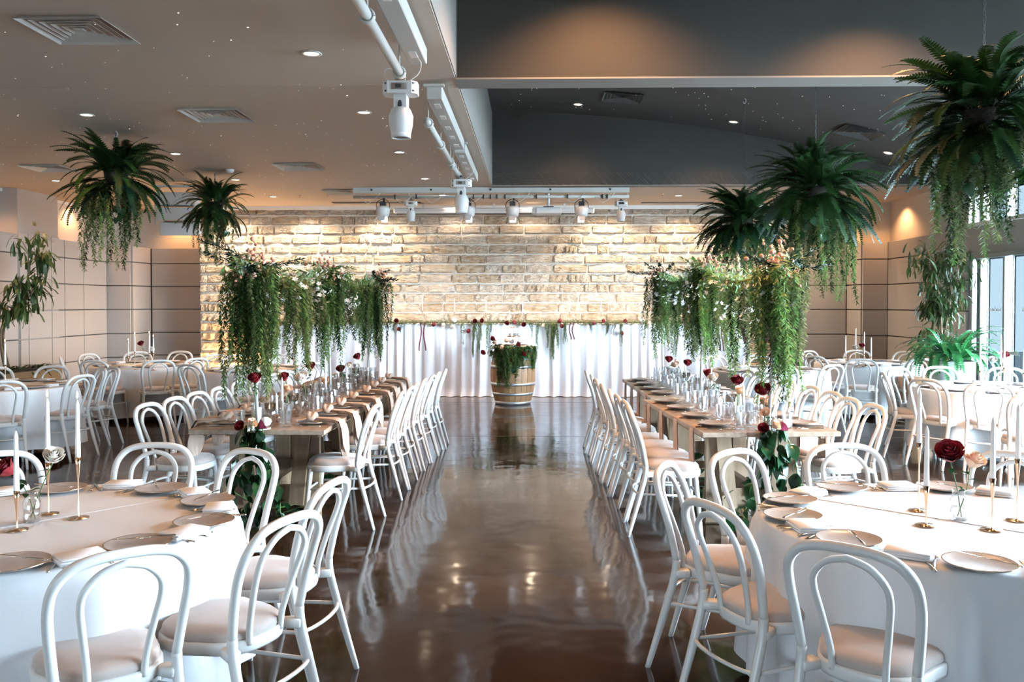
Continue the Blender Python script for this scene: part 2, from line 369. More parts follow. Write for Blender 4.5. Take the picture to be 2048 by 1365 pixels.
# windows in the right wall, from y=13.15 towards and past the camera
wallbox('header', 6.44, 6.7, YB, 13.14, 2.36, 2.77, 'header_paint', wr)
wallbox('header_track', 6.42, 6.72, YB, 13.14, 2.30, 2.36, 'frame_grey', wr)
wallbox('window_cap', 6.44, 6.95, YB, 13.15, 3.44, 3.6, 'header_paint', wr)
wallbox('wall_core', 6.44, 6.6, YB, YW0, 0, 4.8, 'panel_fabric', wr)
SEG = [(13.14, 13.06, 'm'), (13.06, 12.95, 'c'), (12.95, 12.86, 'p'), (12.86, 12.82, 'm'), (12.82, 12.66, 'c'), (12.65, 12.23, 'p'), (12.23, 12.18, 'm'), (12.18, 12.0, 'c'), (11.99, 11.30, 'p'), (11.30, 11.24, 'm')]
y = 11.24
while y - 1.0 > YW0: SEG += [(y, y - .94, 's' if y > 8.4 else 'c'), (y - .94, y - 1.0, 'm')]; y -= 1.0
SEG.append((y, YW0, 'c'))
def window(name, z0, z1, dy=0, handle=False):
    w = empty(name, (0, 0, 0), **ST)
    for a, b, k in SEG:
        if k == 'm': wallbox('mullion', 6.5, 6.56, b + dy, a + dy, z0, z1, 'frame_grey', w)
        else:
            wallbox('pane', 6.526, 6.534, b + dy + .004, a + dy - .004, z0, z1, {'p': 'pane', 's': 'pane_sheer', 'c': 'pane_clear'}[k], w)
            wallbox('frame_edge', 6.51, 6.55, b + dy - .006, b + dy + .006, z0, z1, 'frame_grey', w)
    wallbox('sill', 6.46, 6.6, YW0, 13.14, z0 - .02, z0 + .035, 'frame_white', w)
    if handle:
        b = MB()
        for yy in (12.11, 11.62, 12.46):
            for i in range(9):
                a = (i - 4) * .035; hh = (.05, .03, .04, .03, .07)[4 - abs(i - 4)]
                b.add([(6.52, yy + a - .014, 1.56), (6.52, yy + a, 1.56 + hh), (6.52, yy + a + .014, 1.56), (6.52, yy + a, 1.56 - .02)], [(0, 1, 2, 3)])
        b.obj('glass_motif', 'frame_white', w, kind='stuff')
        MB().box((6.515, 12.02, .98), (.012, .34, .05)).obj('door_handle', 'frame_white', w, label='white horizontal push plate')
    return w
window('window_1', .04, 2.30, handle=True); window('window_2', 2.80, 3.44, -.05)
MB().box((-1, 5, -.35), (70, 60, .2)).obj('ground_outside', 'ground_out', **ST)
# wall speaker and cornice trims over the stone wall
wallbox('trim_8', -6.3, 4.95, 16.5, 16.56, 3.43, 3.5, 'frame_white')
# ---------------------------------------------------------------- stone wall
sw = empty('stone_wall', (0, 0, 0), label='rough pale sandstone block feature wall behind the white draped table', category='wall')
sw['kind'] = 'structure'; sw.name = 'wall_stone'
del sw['label']; del sw['category']
wallbox('mortar_backing', -6.36, 4.97, 16.68, 17.3, 0, ZC, 'mortar', sw)
RH = .1852
def stone_mesh(k):
    r = random.Random(k); L_ = 1.0; b = MB(); nu, nv = 7, 3
    hs = [[0 if (i in (0, nu) or j in (0, nv)) else .03 + .07 * r.random() for i in range(nu + 1)] for j in range(nv + 1)]
    sx_ = [0, .04] + [(.04 + .92 * (i - 1 + r.uniform(-.25, .25)) / (nu - 2)) for i in range(2, nu - 1)] + [.96, 1]
    sz_ = [0, .16 + .1 * r.random(), .68 + .14 * r.random(), 1]
    vs = [(sx_[i] - .5, -hs[j][i], (sz_[j] - .5)) for j in range(nv + 1) for i in range(nu + 1)]
    fs = [(j * (nu + 1) + i, j * (nu + 1) + i + 1, (j + 1) * (nu + 1) + i + 1, (j + 1) * (nu + 1) + i) for j in range(nv) for i in range(nu)]
    b.add(vs, fs); return b
SM = [stone_mesh(i) for i in range(16)]
SMm = [b.mesh('stone_block', 'stone', False) for b in SM]
rs = random.Random(11); rest = MB(); cnt = 0
blocks = []
for row in range(18, -1, -1):
    z0 = row * RH; z1 = min(z0 + RH, ZC); x = -6.36 - rs.random() * .3
    while x < 4.97:
        w = rs.choice([.22, .34, .44, .44, .52, .6, .7]) * rs.uniform(.9, 1.1)
        a, b_ = max(x, -6.36), min(x + w, 4.97)
        if b_ - a > .06: blocks.append((a, b_, z0, z1))
        x += w
for a, b_, z0, z1 in blocks:
    hidden = z1 < 1.3 and a > -4.7 and b_ < 3.9
    k = rs.randrange(16); c = ((a + b_) / 2, 16.69, (z0 + z1) / 2); sc = (b_ - a - .012, .95, z1 - z0 - .011); fl = rs.choice((-1, 1))
    if not hidden and cnt < 300:
        put('stone_block', SMm[k], sw, c, None, (sc[0], sc[1], sc[2])); cnt += 1
    else:
        rest.M = Matrix.Translation(c) @ Matrix.Diagonal((sc[0], sc[1], sc[2], 1)); rest.add(SM[k].v, SM[k].f)
rest.obj('stone_courses', 'stone', sw, kind='stuff')
# ---------------------------------------------------------------- downlights
dlp = empty('downlight', label='', category='downlight')
MB().lathe([(.055, 0), (.075, -.003), (.078, -.008), (.060, -.012), (.052, -.004)], 20, cap=False).obj('trim_ring', 'white_metal', dlp, smooth=True)
MB().lathe([(0.0001, -.006), (.053, -.006)], 20, cap=False).obj('lamp_lens', 'lamp_glass', dlp)
DL = Proto(dlp); dl_data = {}
def spot(parent, loc, power, size=1.9, blend=.7, rot=(0, 0, 0), col=WARM):
    key = (power, size, blend, col)
    if key not in dl_data:
        l = bpy.data.lights.new('lamp', 'SPOT'); l.energy = power; l.spot_size = size; l.spot_blend = blend; l.color = col; l.shadow_soft_size = .05; dl_data[key] = l
    o = bpy.data.objects.new('lamp', dl_data[key]); COL.objects.link(o); o.location = loc; o.rotation_euler = rot; o.parent = parent
    return o
DLS = []
def downlight(px, py, z, power=75, where=''):
    p = GZ(px, py, z) if z else None
    DLS.append((p, power, where)); return p
seen = [(623, 106, 'largest, nearest the camera in the right-hand row on the pale ceiling'), (728, 224, 'second nearest in the row beside the pipe rig'), (799, 304, 'third in the row beside the pipe rig'), (850, 357, 'fourth in the row beside the pipe rig, small'), (885, 390, 'behind the white moving head at the rig row'),
        (173, 229, 'upper left, above the larger left fern'), (351, 307, 'between the two left ferns'), (471, 359, 'just above the smaller left fern'), (546, 393, 'right of the smaller left fern near the stone wall'), (112, 361, 'far left beside the large fern fronds'), (1170, 390, 'over the far rig right of the projector'), (1357, 391, 'left of the right fern cluster near the stone wall')]
for px, py, w in seen: downlight(px, py, ZC - .001, 34, w)
for i, (p, pw, w) in enumerate(DLS):
    o = DL((p.x, p.y, ZC), label='round glowing ceiling downlight ' + w, group='recessed ceiling downlights')
    spot(o, (0, 0, -.03), pw)
def on_vault(px, py):
    lo, hi = 5., 15.
    for _ in range(40):
        m = (lo + hi) / 2; q = GY(px, py, m)
        if q.z < vz(q.x): lo = m
        else: hi = m
    return GY(px, py, lo)
for px, py, w in ((1156, 208, 'on the dark vaulted ceiling left of its small vent'), (1467, 243, 'on the dark vault beside the chain of the middle fern'), (1776, 305, 'on the dark vault near the large right fern')):
    p = on_vault(px, py); o = DL((p.x, p.y, vz(p.x) - .002), label='round glowing downlight ' + w, group='recessed ceiling downlights')
    o.rotation_euler = (0, math.atan(2 * .0229 * (p.x - XS)), 0); spot(o, (0, 0, -.03), 40)
# lamps the frame does not show but whose light it does: bay one near the bulkhead, the niches
def hidden_lamp(x, y, z, pw, size=1.9, col=WARM):
    spot(None, (x, y, z - .03), pw, size, col=col)
for x in (.55, 2.7, 4.6): hidden_lamp(x, 6.45, vz(x) - .002, 420, 2.1)
for x in (.5, 2.6, 4.6): hidden_lamp(x, 3.4, vz(x) - .002, 75)
for x, y in ((-2.6, 4.0), (-5.2, 4.0), (-2.6, 1.5), (-5.2, 6.4)): hidden_lamp(x, y, ZC, 34)
for x, y in ((-8.05 - .3, 13.2), (-8.35, 15.9), (-7.1, 17.45), (-8.35, 11.4)): hidden_lamp(x, y, ZC - .001, 40, 2.2)
for x, y in ((6.3, 15.5), (5.5, 16.5)): hidden_lamp(x, y, ZC - .001, 55, 2.2)
for x in (-5.6, -4.2, -2.8, -1.4, 0, 1.4, 2.8, 4.2): hidden_lamp(x, 16.05, ZC - .001, 165, 2.6, (1, .80, .58))
# uplighting behind the draped table: a warm LED strip on the back edge
def strip_light(name, loc, rot, sx_, sy_, pw, col=(1, .68, .38)):
    l = bpy.data.lights.new(name, 'AREA'); l.shape = 'RECTANGLE'; l.size = sx_; l.size_y = sy_; l.energy = pw; l.color = col
    o = bpy.data.objects.new(name, l); o.location = loc; o.rotation_euler = rot; COL.objects.link(o); return o
strip_light('strip_lamp', (-.4, 16.42, 1.2), (PI + .25, 0, 0), 8.2, .05, 28, (1, .82, .62))
strip_light('strip_lamp', (-5.5, 16.4, .08), (PI + .3, 0, 0), 1.2, .08, 75, (1, .6, .28))
# fibre-optic points in the ceiling
st = MB(); r = random.Random(5)
for _ in range(330):
    x = r.uniform(-8, -.9); y = r.uniform(5.5, 15); s = .0035 + .003 * r.random() ** 3
    st.add([(x - s, y - s, ZC - .002), (x + s, y - s, ZC - .002), (x + s, y + s, ZC - .002), (x - s, y + s, ZC - .002)], [(0, 3, 2, 1)])
for _ in range(110):
    x = r.uniform(-.3, 5.5); y = r.uniform(9, 13.4); s = .0045 + .003 * r.random() ** 3; z = vz(x + s) - .004
    st.add([(x - s, y - s, z), (x + s, y - s, z), (x + s, y + s, z), (x - s, y + s, z)], [(0, 3, 2, 1)])
st.obj('ceiling_star_points', 'star', label='tiny white fibre optic points scattered over the ceiling', category='ceiling lights', kind='stuff')
# ================================================================ CHAIRS
def make_chair():
    t = empty('dining_chair', category='chair')
    h = [(.205, -.325, 0), (.192, -.262, .22), (.186, -.208, .42), (.184, -.20, .50), (.198, -.222, .62), (.207, -.252, .73), (.196, -.282, .81), (.150, -.300, .862), (.08, -.307, .882), (0, -.309, .886)]
    def lf(b, pts, r): b.tube(pts, r, 8); return b
    low = cat(h[:4], 4); 
    for s in (1, -1):
        lf(MB(), [(s * p.x, p.y, p.z) for p in low], [.0125 + .006 * min(1, p.z / .3) for p in low]).obj('leg', 'chair_paint', t, smooth=True)
    up = cat(h[3:], 5); arch = [(-p.x, p.y, p.z) for p in up] + [(p.x, p.y, p.z) for p in up[::-1][1:]]
    MB().tube(arch, .0172, 8).obj('back_hoop', 'chair_paint', t, smooth=True)
    q = cat([(.085, -.188, .445), (.090, -.196, .52), (.108, -.23, .64), (.120, -.262, .73), (.110, -.282, .785), (.065, -.295, .832), (0, -.30, .852)], 5)
    MB().tube([(-p.x, p.y, p.z) for p in q] + [(p.x, p.y, p.z) for p in q[::-1][1:]], .0122, 8).obj('inner_hoop', 'chair_paint', t, smooth=True)
    for s in (1, -1):
        MB().tube(cat([(s * .162, .150, .435), (s * .172, .168, .25), (s * .184, .192, 0)], 3), [.0185, .0185, .018, .017, .015, .0135, .0125], 8).obj('leg', 'chair_paint', t, smooth=True)
    def ring(sc, n=28):
        o = []
        for i in range(n):
            a = 2 * PI * i / n; c_, s_ = math.cos(a), math.sin(a); w = .205 if s_ > 0 else .188
            x = w * math.copysign(abs(c_) ** .72, c_) * (1 + .06 * s_); y = .205 * math.copysign(abs(s_) ** .78, s_)
            o.append((x * sc, y * sc))
        return o
    f = MB(); o1, o2 = ring(1), ring(.86); n = len(o1)
    f.add([(x, y, .418) for x, y in ring(.985)] + [(x, y, .428) for x, y in o1] + [(x, y, .455) for x, y in o1] + [(x, y, .463) for x, y in ring(.98)] + [(x, y, .463) for x, y in o2] + [(x, y, .418) for x, y in o2],
          [(k * n + i, k * n + (i + 1) % n, (k + 1) % 6 * n + (i + 1) % n, (k + 1) % 6 * n + i) for k in range(6) for i in range(n)])
    for s in (1, -1): f.box((s * .168, -.178, .438), (.05, .07, .036), s * .5, b=.006)
    f.obj('seat_frame', 'chair_paint', t, smooth=True)
    c = MB(); vs = []; fs = []
    for sc, z in ((.90, .455), (.955, .470), (.94, .488), (.85, .502), (.6, .510), (.3, .513)): vs += [(x * sc, y * sc, z) for x, y in ring(1)]
    for k in range(5): fs += [(k * n + i, k * n + (i + 1) % n, (k + 1) * n + (i + 1) % n, (k + 1) * n + i) for i in range(n)]
    fs.append(tuple(range(5 * n, 6 * n))); fs.append(tuple(range(n))[::-1])
    c.add(vs, fs).obj('cushion', 'suede', t, smooth=True)
    g = MB()
    g.tube([(.172, .168, .285), (.186, -.238, .30)], .0088, 6); g.tube([(-.172, .168, .285), (-.186, -.238, .30)], .0088, 6)
    g.tube(cat([(.184, -.240, .30), (.12, -.264, .30), (0, -.276, .30), (-.12, -.264, .30), (-.184, -.240, .30)], 4), .0088, 6)
    g.tube([(.172, .172, .285), (-.172, .172, .285)], .0088, 6)
    g.obj('stretcher', 'chair_paint', t, smooth=True)
    return t
chair = Proto(make_chair())
def chair_at(px, py, cx, cy, label, group, turn=0, dmin=1.08):
    "crown of the back hoop at a picture point, the seat facing (cx, cy)"
    p = GZ(px, py, .885); d = Vector((p.x, p.y, 0)).normalized(); k = 0
    while math.hypot(cx - p.x, cy - p.y) < dmin and k < 60: p += d * .02 * (1 if p.y > cy - .25 else -1); k += 1
    a = math.atan2(cy - p.y, cx - p.x) + turn
    return chair((p.x + .309 * math.cos(a), p.y + .309 * math.sin(a), 0), a - PI / 2, label, group)
# ================================================================ ROUND TABLES
def make_folding(R_=.76):
    t = empty('round_table', category='table')
    MB().lathe([(.02, .715), (R_ - .02, .715), (R_ - .012, .722), (R_ - .012, .742), (R_ - .02, .745), (.02, .745)], 40).obj('tabletop', 'pine', t)
    for s in (0, 1, 2, 3):
        a = PI / 4 + s * PI / 2; MB().tube([(.5 * math.cos(a), .5 * math.sin(a), 0), (.42 * math.cos(a), .42 * math.sin(a), .72)], .02, 8).obj('leg', 'black_metal', t)
    return t
folding = Proto(make_folding())
def cloth(cx, cy, seed, hem=.03, R_=.765):
    r = random.Random(seed); ph = [r.uniform(0, 6.28) for _ in range(6)]; b = MB(); n = 160
    def top(k): return k
    prof = [(0.0001, .7505), (.3, .7505), (R_ - .02, .7505), (R_ - .006, .748), (R_, .741)]
    vs = []
    for rr, z in prof:
        for j in range(n): a = 2 * PI * j / n; vs.append((rr * math.cos(a), rr * math.sin(a), z + (.0004 * math.sin(9 * a + ph[0]))))
    m = 11
    for k in range(1, m + 1):
        u = k / m
        for j in range(n):
            a = 2 * PI * j / n
            w = math.sin(9 * a + ph[1] + .5 * math.sin(3 * a)) * .55 + .45 * math.sin(16 * a + ph[2] + .6 * math.sin(4 * a)) + .35 * math.sin(5 * a + ph[3])
            fold = .5 + .5 * w
            rr = R_ + (u ** .5) * (.003 + .105 * max(0, fold) ** 1.3) + .004 * math.sin(31 * a + ph[4]) * u
            z = .741 - (.741 - hem - (.03 * math.sin(4 * a + ph[5]) + .03) * .5) * u
            vs.append((rr * math.cos(a), rr * math.sin(a), z))
    K = len(prof) + m; fs = [(i * n + j, i * n + (j + 1) % n, (i + 1) * n + (j + 1) % n, (i + 1) * n + j) for i in range(K - 1) for j in range(n)]
    return b.add(vs, fs)
RT = {}   # name -> centre
def round_table(key, x, y, where, hem, seam=None, seed=0):
    RT[key] = (x, y)
    folding((x, y, 0), 0, 'folding table under white cloth, ' + where)
    t = cloth(0, 0, seed, hem).obj('tablecloth', 'linen_white', None, (x, y, 0), smooth=True, label='white floor-length cloth on round table, ' + where, category='tablecloth')
    if seam is not None:
        s = MB(); d = Vector((math.cos(seam), math.sin(seam), 0)); L_ = .74; nn = Vector((-d.y, d.x, 0)) * .006
        for a, b_ in ((-L_, -.1), (-.1, .35), (.35, L_)):
            s.add([tuple(d * a - nn + Vector((0, 0, .7512))), tuple(d * b_ - nn + Vector((0, 0, .7512))), tuple(d * b_ + nn + Vector((0, 0, .7535))), tuple(d * a + nn + Vector((0, 0, .7535))), tuple(d * b_ + nn * 1.3 + Vector((0, 0, .7508))), tuple(d * a + nn * 1.3 + Vector((0, 0, .7508)))], [(0, 1, 2, 3), (3, 2, 4, 5)])
        s.obj('cloth_fold', 'linen_white', t)
    return t
LF = (-2.018, 3.56); RF = (1.733, 3.65)
round_table('LF', *LF, 'front left corner of the room', .06, math.radians(50), 3)
round_table('RF', *RF, 'front right corner of the room', .05, math.radians(137), 4)
def ctr(px, y): return GY(px, 700, y).x
for key, px, y, wh, hm in (('LM', 0, 9.45, 'left edge, behind the front left table', .10), ('LB', 290, 12.75, 'far left before the grey panelled corner', .05), ('LC', 520, 11.9, 'behind the left long table by the stone wall', .05),
                           ('RC', 1540, 11.9, 'behind the right long table by the stone wall', .05), ('RB', 1735, 13.35, 'far right before the brown panelled corner', .05), ('RM', 1981, 9.4, 'right edge, between the windows and the front right table', .13)):
    round_table(key, ctr(px, y), y, wh, hm, None, len(key) + int(y * 10))
G_ = 'white bentwood chairs around the round tables'
def ch(px, py, key, lab, turn=0):
    chair_at(px, py, *RT[key], 'white bentwood chair ' + lab, G_, turn, 1.08 if key in ('LF', 'RF') else 1.05)
ch(1692, 1098, 'RF', 'seen from behind, nearest at the front right table'); ch(1418, 1012, 'RF', 'side-on at the front right table, left of the nearest', .12)
ch(1327, 932, 'RF', 'nearest the aisle at the front right table'); ch(1464, 904, 'RF', 'at the front right table, before the right trailing vine')
ch(1684, 892, 'RF', 'on the far side of the front right table'); ch(2035, 920, 'RF', 'cut by the right edge behind the red rose table')
chair((2.30, 2.62, 0), math.atan2(3.65 - 2.62, 1.733 - 2.30) - PI / 2 + .1, 'white bentwood chair, only its seat corner showing at bottom right', G_)
ch(252, 1108, 'LF', 'seen from behind, nearest at the front left table'); ch(583, 1038, 'LF', 'side-on at the front left table, its back nearest the aisle corner')
ch(668, 966, 'LF', 'nearest the aisle at the front left table, behind another', -.32); ch(507, 918, 'LF', 'at the front left table, before the left trailing vine')
ch(313, 891, 'LF', 'on the far side of the front left table'); ch(-12, 916, 'LF', 'just showing at the left edge beyond the red rose')
for px, py, l in ((5, 764, 'seen from behind at the left edge middle table'), (166, 752, 'side-on at the right of the left middle table, nearest'), (205, 742, 'second at the right of the left middle table'), (229, 736, 'backmost narrow back at the right of the left middle table'), (107, 738, 'on the far side of the left middle table by the dark trough'), (-14, 741, 'at the far left edge beyond the left middle table')): ch(px, py, 'LM', l)
for px, py, l in ((120, 716, 'at the far left table, beside the dark planter trough'), (175, 711, 'far back left at the far left table'), (186, 723, 'front left of the far left table'), (275, 707, 'behind the lit candles of the far left table'), (362, 706, 'behind the far left table near the stone wall'), (318, 722, 'seen from behind before the far left table'), (394, 718, 'right side of the far left table')): ch(px, py, 'LB', l)
for px, py, l in ((376, 731, 'left front of the round table before the uplit stones'), (430, 711, 'against the uplit stone wall, left'), (471, 713, 'against the uplit stone wall, right'), (566, 714, 'behind the left garland, before the white drape'), (488, 737, 'seen from behind through the left garland'), (622, 727, 'at the aisle side of the round table behind the left garland')): ch(px, py, 'LC', l)
for px, py, l in ((1352, 720, 'beyond the red roses of the right long table, left'), (1430, 721, 'side-on behind the glasses of the right long table'), (1514, 712, 'behind the right garland before the stone wall'), (1668, 731, 'right front of the round table under the right garland'), (1562, 733, 'seen from behind at the round table under the right garland')): ch(px, py, 'RC', l)
for px, py, l in ((1617, 703, 'farthest left at the far right table'), (1629, 714, 'second left at the far right table'), (1714, 702, 'behind the tall candles of the far right table'), (1813, 705, 'back right of the far right table'), (1573, 707, 'at the stone wall end behind the right garland'), (1882, 711, 'half hidden left of the potted fern'), (1901, 714, 'half hidden just before the potted fern'), (1722, 720, 'seen from behind before the far right table'), (1842, 719, 'right side of the far right table')): ch(px, py, 'RB', l)
for px, py, l in ((1765, 748, 'with two stacked cushions side-on at the right middle table'), (1851, 757, 'seen from behind at left of the right middle table'), (1978, 764, 'seen from behind, nearest at the right middle table'), (1878, 735, 'across the right middle table, by the potted fern'), (1795, 738, 'at the far left of the right middle table'), (2012, 737, 'across the right middle table near the window doors'), (2075, 790, 'at the right edge of the right middle table')): ch(px, py, 'RM', l)
# ================================================================ LONG TABLES
def long_table(A, Bv, Ln, wh):
    "A near-left top corner, Bv near-right top corner, Ln length away from camera"
    A = Vector((A.x, A.y, 0)); Bv = Vector((Bv.x, Bv.y, 0)); u = (Bv - A).normalized(); w = (Bv - A).length; v = Vector((-u.y, u.x, 0)); rz = math.atan2(u.y, u.x)
    t = empty('long_table', A + u * w / 2 + v * Ln / 2, rz, category='table', label='whitewashed timber trestle table with plank top, ' + wh, group='timber long tables')
    W2 = w / 2; L2 = Ln / 2; pw = w / 6
    for i in range(6): MB().box((-W2 + pw * (i + .5), 0, .732), (pw - .004, Ln - .25, .036), b=.003).obj('plank', 'plank_wood', t)
    for s in (-1, 1): MB().box((0, s * (L2 - .061), .732), (w, .12, .036), b=.004).obj('end_board', 'plank_wood', t)
    for s in (-1, 1):
        yb = s * (L2 - .46)
        MB().box((0, yb, .694), (w * .62, .11, .038), b=.003).obj('top_rail', 'pine', t)
        for sx_ in (-1, 1):
            MB().box((sx_ * .285, yb, .345), (.12, .045, .66), ry=0).obj('post', 'pine', t)
            MB().box((sx_ * .20, yb + s * .05, .40), (.11, .03, .56), ry=sx_ * .10).obj('brace', 'pine', t)
            MB().box((sx_ * .285, yb - s * .035, .05), (.115, .05, .10)).obj('foot', 'pine', t)
        MB().box((0, yb - s * .04, .185), (.70, .035, .14)).obj('lower_rail', 'pine', t)
    MB().box((0, 0, .25), (.05, Ln - .9, .10)).obj('stretcher', 'pine', t)
    for sx_ in (-1, 1): MB().box((sx_ * W2 * .86, 0, .697), (.03, Ln - .3, .034)).obj('apron', 'pine', t)
    return t, A, u, v, w
TB = {}
def two_tables(side, nA, nB, n2, n3, yaw):
    A = GZ(*nA, .75); Bv = GZ(*nB, .75); 
    TB[side] = []
    t1 = long_table(A, Bv, 2.12, ('left' if side == 'L' else 'right') + ' of the aisle, nearest the camera'); TB[side].append(t1)
    A2 = GZ(*n2, .75)
    a = yaw; u = Vector((math.cos(a), math.sin(a), 0)); w = .98
    if side == 'L': Ax = Vector((A2.x, A2.y, 0)) - u * w
    else: Ax = Vector((A2.x, A2.y, 0))
    t2 = long_table(Ax, Ax + u * w, 2.12, ('left' if side == 'L' else 'right') + ' of the aisle, the farther one'); TB[side].append(t2)
two_tables('L', (376, 860), (649, 861), (757, 796.5), None, math.radians(.8))
two_tables('R', (1405, 866), (1682, 864), (1301.7, 796.3), None, math.radians(1.5))
def onT(side, k, s, d, z=.752):
    "point on table k of a side: s across from its left edge, d along from the near end"
    t, A, u, v, w = TB[side][k]; p = A + u * s + v * d; p.z = z; return p
def tdir(side, k): t = TB[side][k]; return math.atan2(t[2].y, t[2].x)
rr = random.Random(21)
GL = 'white bentwood chairs along the long tables'
def row(side, where, crowns, facing):
    for i, (px, py) in enumerate(crowns):
        p = GZ(px, py, .885); a = facing + rr.uniform(-.05, .05)
        chair((p.x + .309 * math.cos(a), p.y + .309 * math.sin(a), 0), a - PI / 2, 'white bentwood chair, %s along the %s' % (ORD[i], where), GL)
def lerp_row(p0, p1, n, z=.885):
    a, b = GZ(*p0, z), GZ(*p1, z); return [a.lerp(b, i / (n - 1)) for i in range(n)]
def row3(pts, where, facing, jit=.05):
    for i, p in enumerate(pts):
        if i and p.y - pts[i - 1].y < .43: p.y = pts[i - 1].y + .43
        a = facing + rr.uniform(-jit, jit); x = p.x + rr.uniform(-.02, .02)
        chair((x + .309 * math.cos(a), p.y + .309 * math.sin(a), 0), a - PI / 2, 'white bentwood chair, %s along the %s' % (ORD[i], where), GL)
AL = 'aisle side of the left long tables'; AR = 'aisle side of the right long tables'; OL = 'outer side of the left long tables'; OR = 'outer side of the right long tables'
row3([GZ(752, 812, .885)] + lerp_row((806, 786), (828, 772), 3) + lerp_row((846, 765), (889, 744), 4), AL, PI)
row3(lerp_row((1262, 818), (1222, 785), 4) + lerp_row((1206, 771), (1168, 744), 4), AR, 0)
row3(lerp_row((292, 810), (438, 777), 4) + lerp_row((478, 765), (560, 748), 4), OL, -.10, .03)
row3(lerp_row((1752, 813), (1628, 776), 4) + lerp_row((1580, 763), (1500, 744), 4), OR, PI + .10, .03)
# ================================================================ PLACE SETTINGS
plate_p = empty('plate', category='plate')
MB().lathe([(.05, 0), (.075, .004), (.125, .014), (.136, .021), (.138, .023), (.134, .0235), (.12, .0185), (.09, .012), (.001, .011)], 36).obj('glazed_dish', 'plate_ceramic', plate_p, smooth=True)
MB().lathe([(.136, .0212), (.1385, .0232), (.1365, .0242), (.134, .0238)], 36, cap=False).obj('rim', 'gold', plate_p, smooth=True)
PLATE = Proto(plate_p)
farplate_m = MB().lathe([(.05, 0), (.075, .004), (.125, .014), (.136, .021), (.134, .0235), (.09, .012), (.001, .011)], 20).mesh('plate', 'plate_ceramic')
def cut(kind):
    b = MB()
    if kind == 'knife':
        b.tube([(0, -.11, .004), (0, -.10, .005), (0, -.02, .004), (0, .0, .003)], [.005, .0065, .005, .003], 6, flat=.6)
        b.add([(-.001, 0, .002), (.001, 0, .002), (.010, .02, .002), (.010, .09, .002), (0, .115, .002), (-.002, .09, .002), (-.001, 0, .0035), (.001, 0, .0035), (.010, .02, .0035), (.010, .09, .0035), (0, .115, .0035), (-.002, .09, .0035)], [(0, 1, 2, 3, 4, 5), (11, 10, 9, 8, 7, 6)] + [(i, (i + 1) % 6, 6 + (i + 1) % 6, 6 + i) for i in range(6)])
    else:
        b.tube([(0, -.10, .003), (0, -.07, .004), (0, .02, .004), (0, .04, .006)], [.0055, .006, .0028, .003], 6, flat=.6)
        b.box((0, .052, .008), (.020, .026, .0022))
        for i in range(4): b.tube([(-.0085 + i * .00567, .062, .008), (-.0085 + i * .00567, .085, .006), (-.0085 + i * .00567, .102, .009)], .0012, 4)
    return b.mesh(kind, 'steel')
KN, FK = cut('knife'), cut('fork')
def napkin_mesh(kind, r):
    b = MB()
    if kind == 'folded':
        for k in range(3): b.box((r.uniform(-.004, .004), r.uniform(-.004, .004), .005 + .009 * k), (.16 - .004 * k, .12 - .004 * k, .0078), r.uniform(-.03, .03), b=.0018)
        return b.mesh('napkin', 'napkin_white')
NK = [napkin_mesh('folded', random.Random(i)) for i in range(3)]
def set_place(px, py, key, desc, full=True, turn=0, cz=.7525):
    c = RT[key]; p = GZ(px, py, cz + .012); a = math.atan2(c[1] - p.y, c[0] - p.x) + turn; rz = a - PI / 2
    n = Vector((math.cos(a), math.sin(a), 0)); s = Vector((n.y, -n.x, 0))
    PLATE((p.x, p.y, cz), rz, 'stone-grey round dinner plate, ' + desc, 'plates on the front round tables', scale=.87)
    for m, off, tl, nm, dd in ((FK, -.138, .0, 'fork', 'inner'), (FK, -.166, .0, 'fork', 'outer'), (KN, .138, 0, 'knife', 'inner'), (KN, .160, 0, 'knife', 'outer')):
        q = p + s * off + n * rr.uniform(-.015, .015); put(nm, m, None, (q.x, q.y, cz), (0, 0, rz + rr.uniform(-.25, .25)), label='%s polished %s beside the plate %s' % (dd, nm, desc), category='cutlery', group=nm + 's on the front round tables')
    q = p - s * .02 + n * .0; put('knife', KN, None, (q.x - s.x * -.05, q.y - s.y * -.05, cz + .027), (0, 0, rz + .9), label='small knife across the plate ' + desc, category='cutlery', group='bread knives on the plates')
for px, py, d in ((1683, 975, 'on the far side of the front right table'), (1580, 999, 'left rear of the front right table'), (1585, 1032, 'left of the front right table'), (1697, 1080, 'behind the nearest chair at the front right table'), (1960, 1128, 'nearest on the front right table'), (1893, 975, 'far rear behind the flower jar, front right table')): set_place(px, py, 'RF', d)
for px, py, d in ((120, 978, 'far rear of the front left table'), (322, 978, 'before the far chair of the front left table'), (416, 1002, 'upper right of the front left table'), (408, 1044, 'right edge of the front left table'), (276, 1089, 'behind the nearest chair at the front left table'), (25, 1128, 'cut by the left edge on the front left table')): set_place(px, py, 'LF', d)
for i, (px, py, key, d) in enumerate(((1616, 988, 'RF', 'left rear between two plates of the front right table'), (1614, 1056, 'RF', 'left of the front right table'), (1818, 1108, 'RF', 'between the two nearest plates of the front right table'), (1795, 975, 'RF', 'far side of the front right table'), (1992, 986, 'RF', 'right rear of the front right table'),
                          (246, 972, 'LF', 'far side of the front left table'), (390, 989, 'LF', 'upper right of the front left table'), (438, 1020, 'LF', 'right edge of the front left table'), (368, 1069, 'LF', 'between the two nearest right plates, front left table'), (160, 1118, 'LF', 'nearest on the front left table'), (22, 984, 'LF', 'left rear of the front left table'))):
    p = GZ(px, py, .76); c = RT[key]; a = math.atan2(c[1] - p.y, c[0] - p.x); put('napkin', NK[i % 3], None, (p.x, p.y, .7525), (0, 0, a - PI / 2 + rr.uniform(-.2, .2)), label='folded white napkin, ' + d, category='napkin', group='folded white napkins on the front round tables')
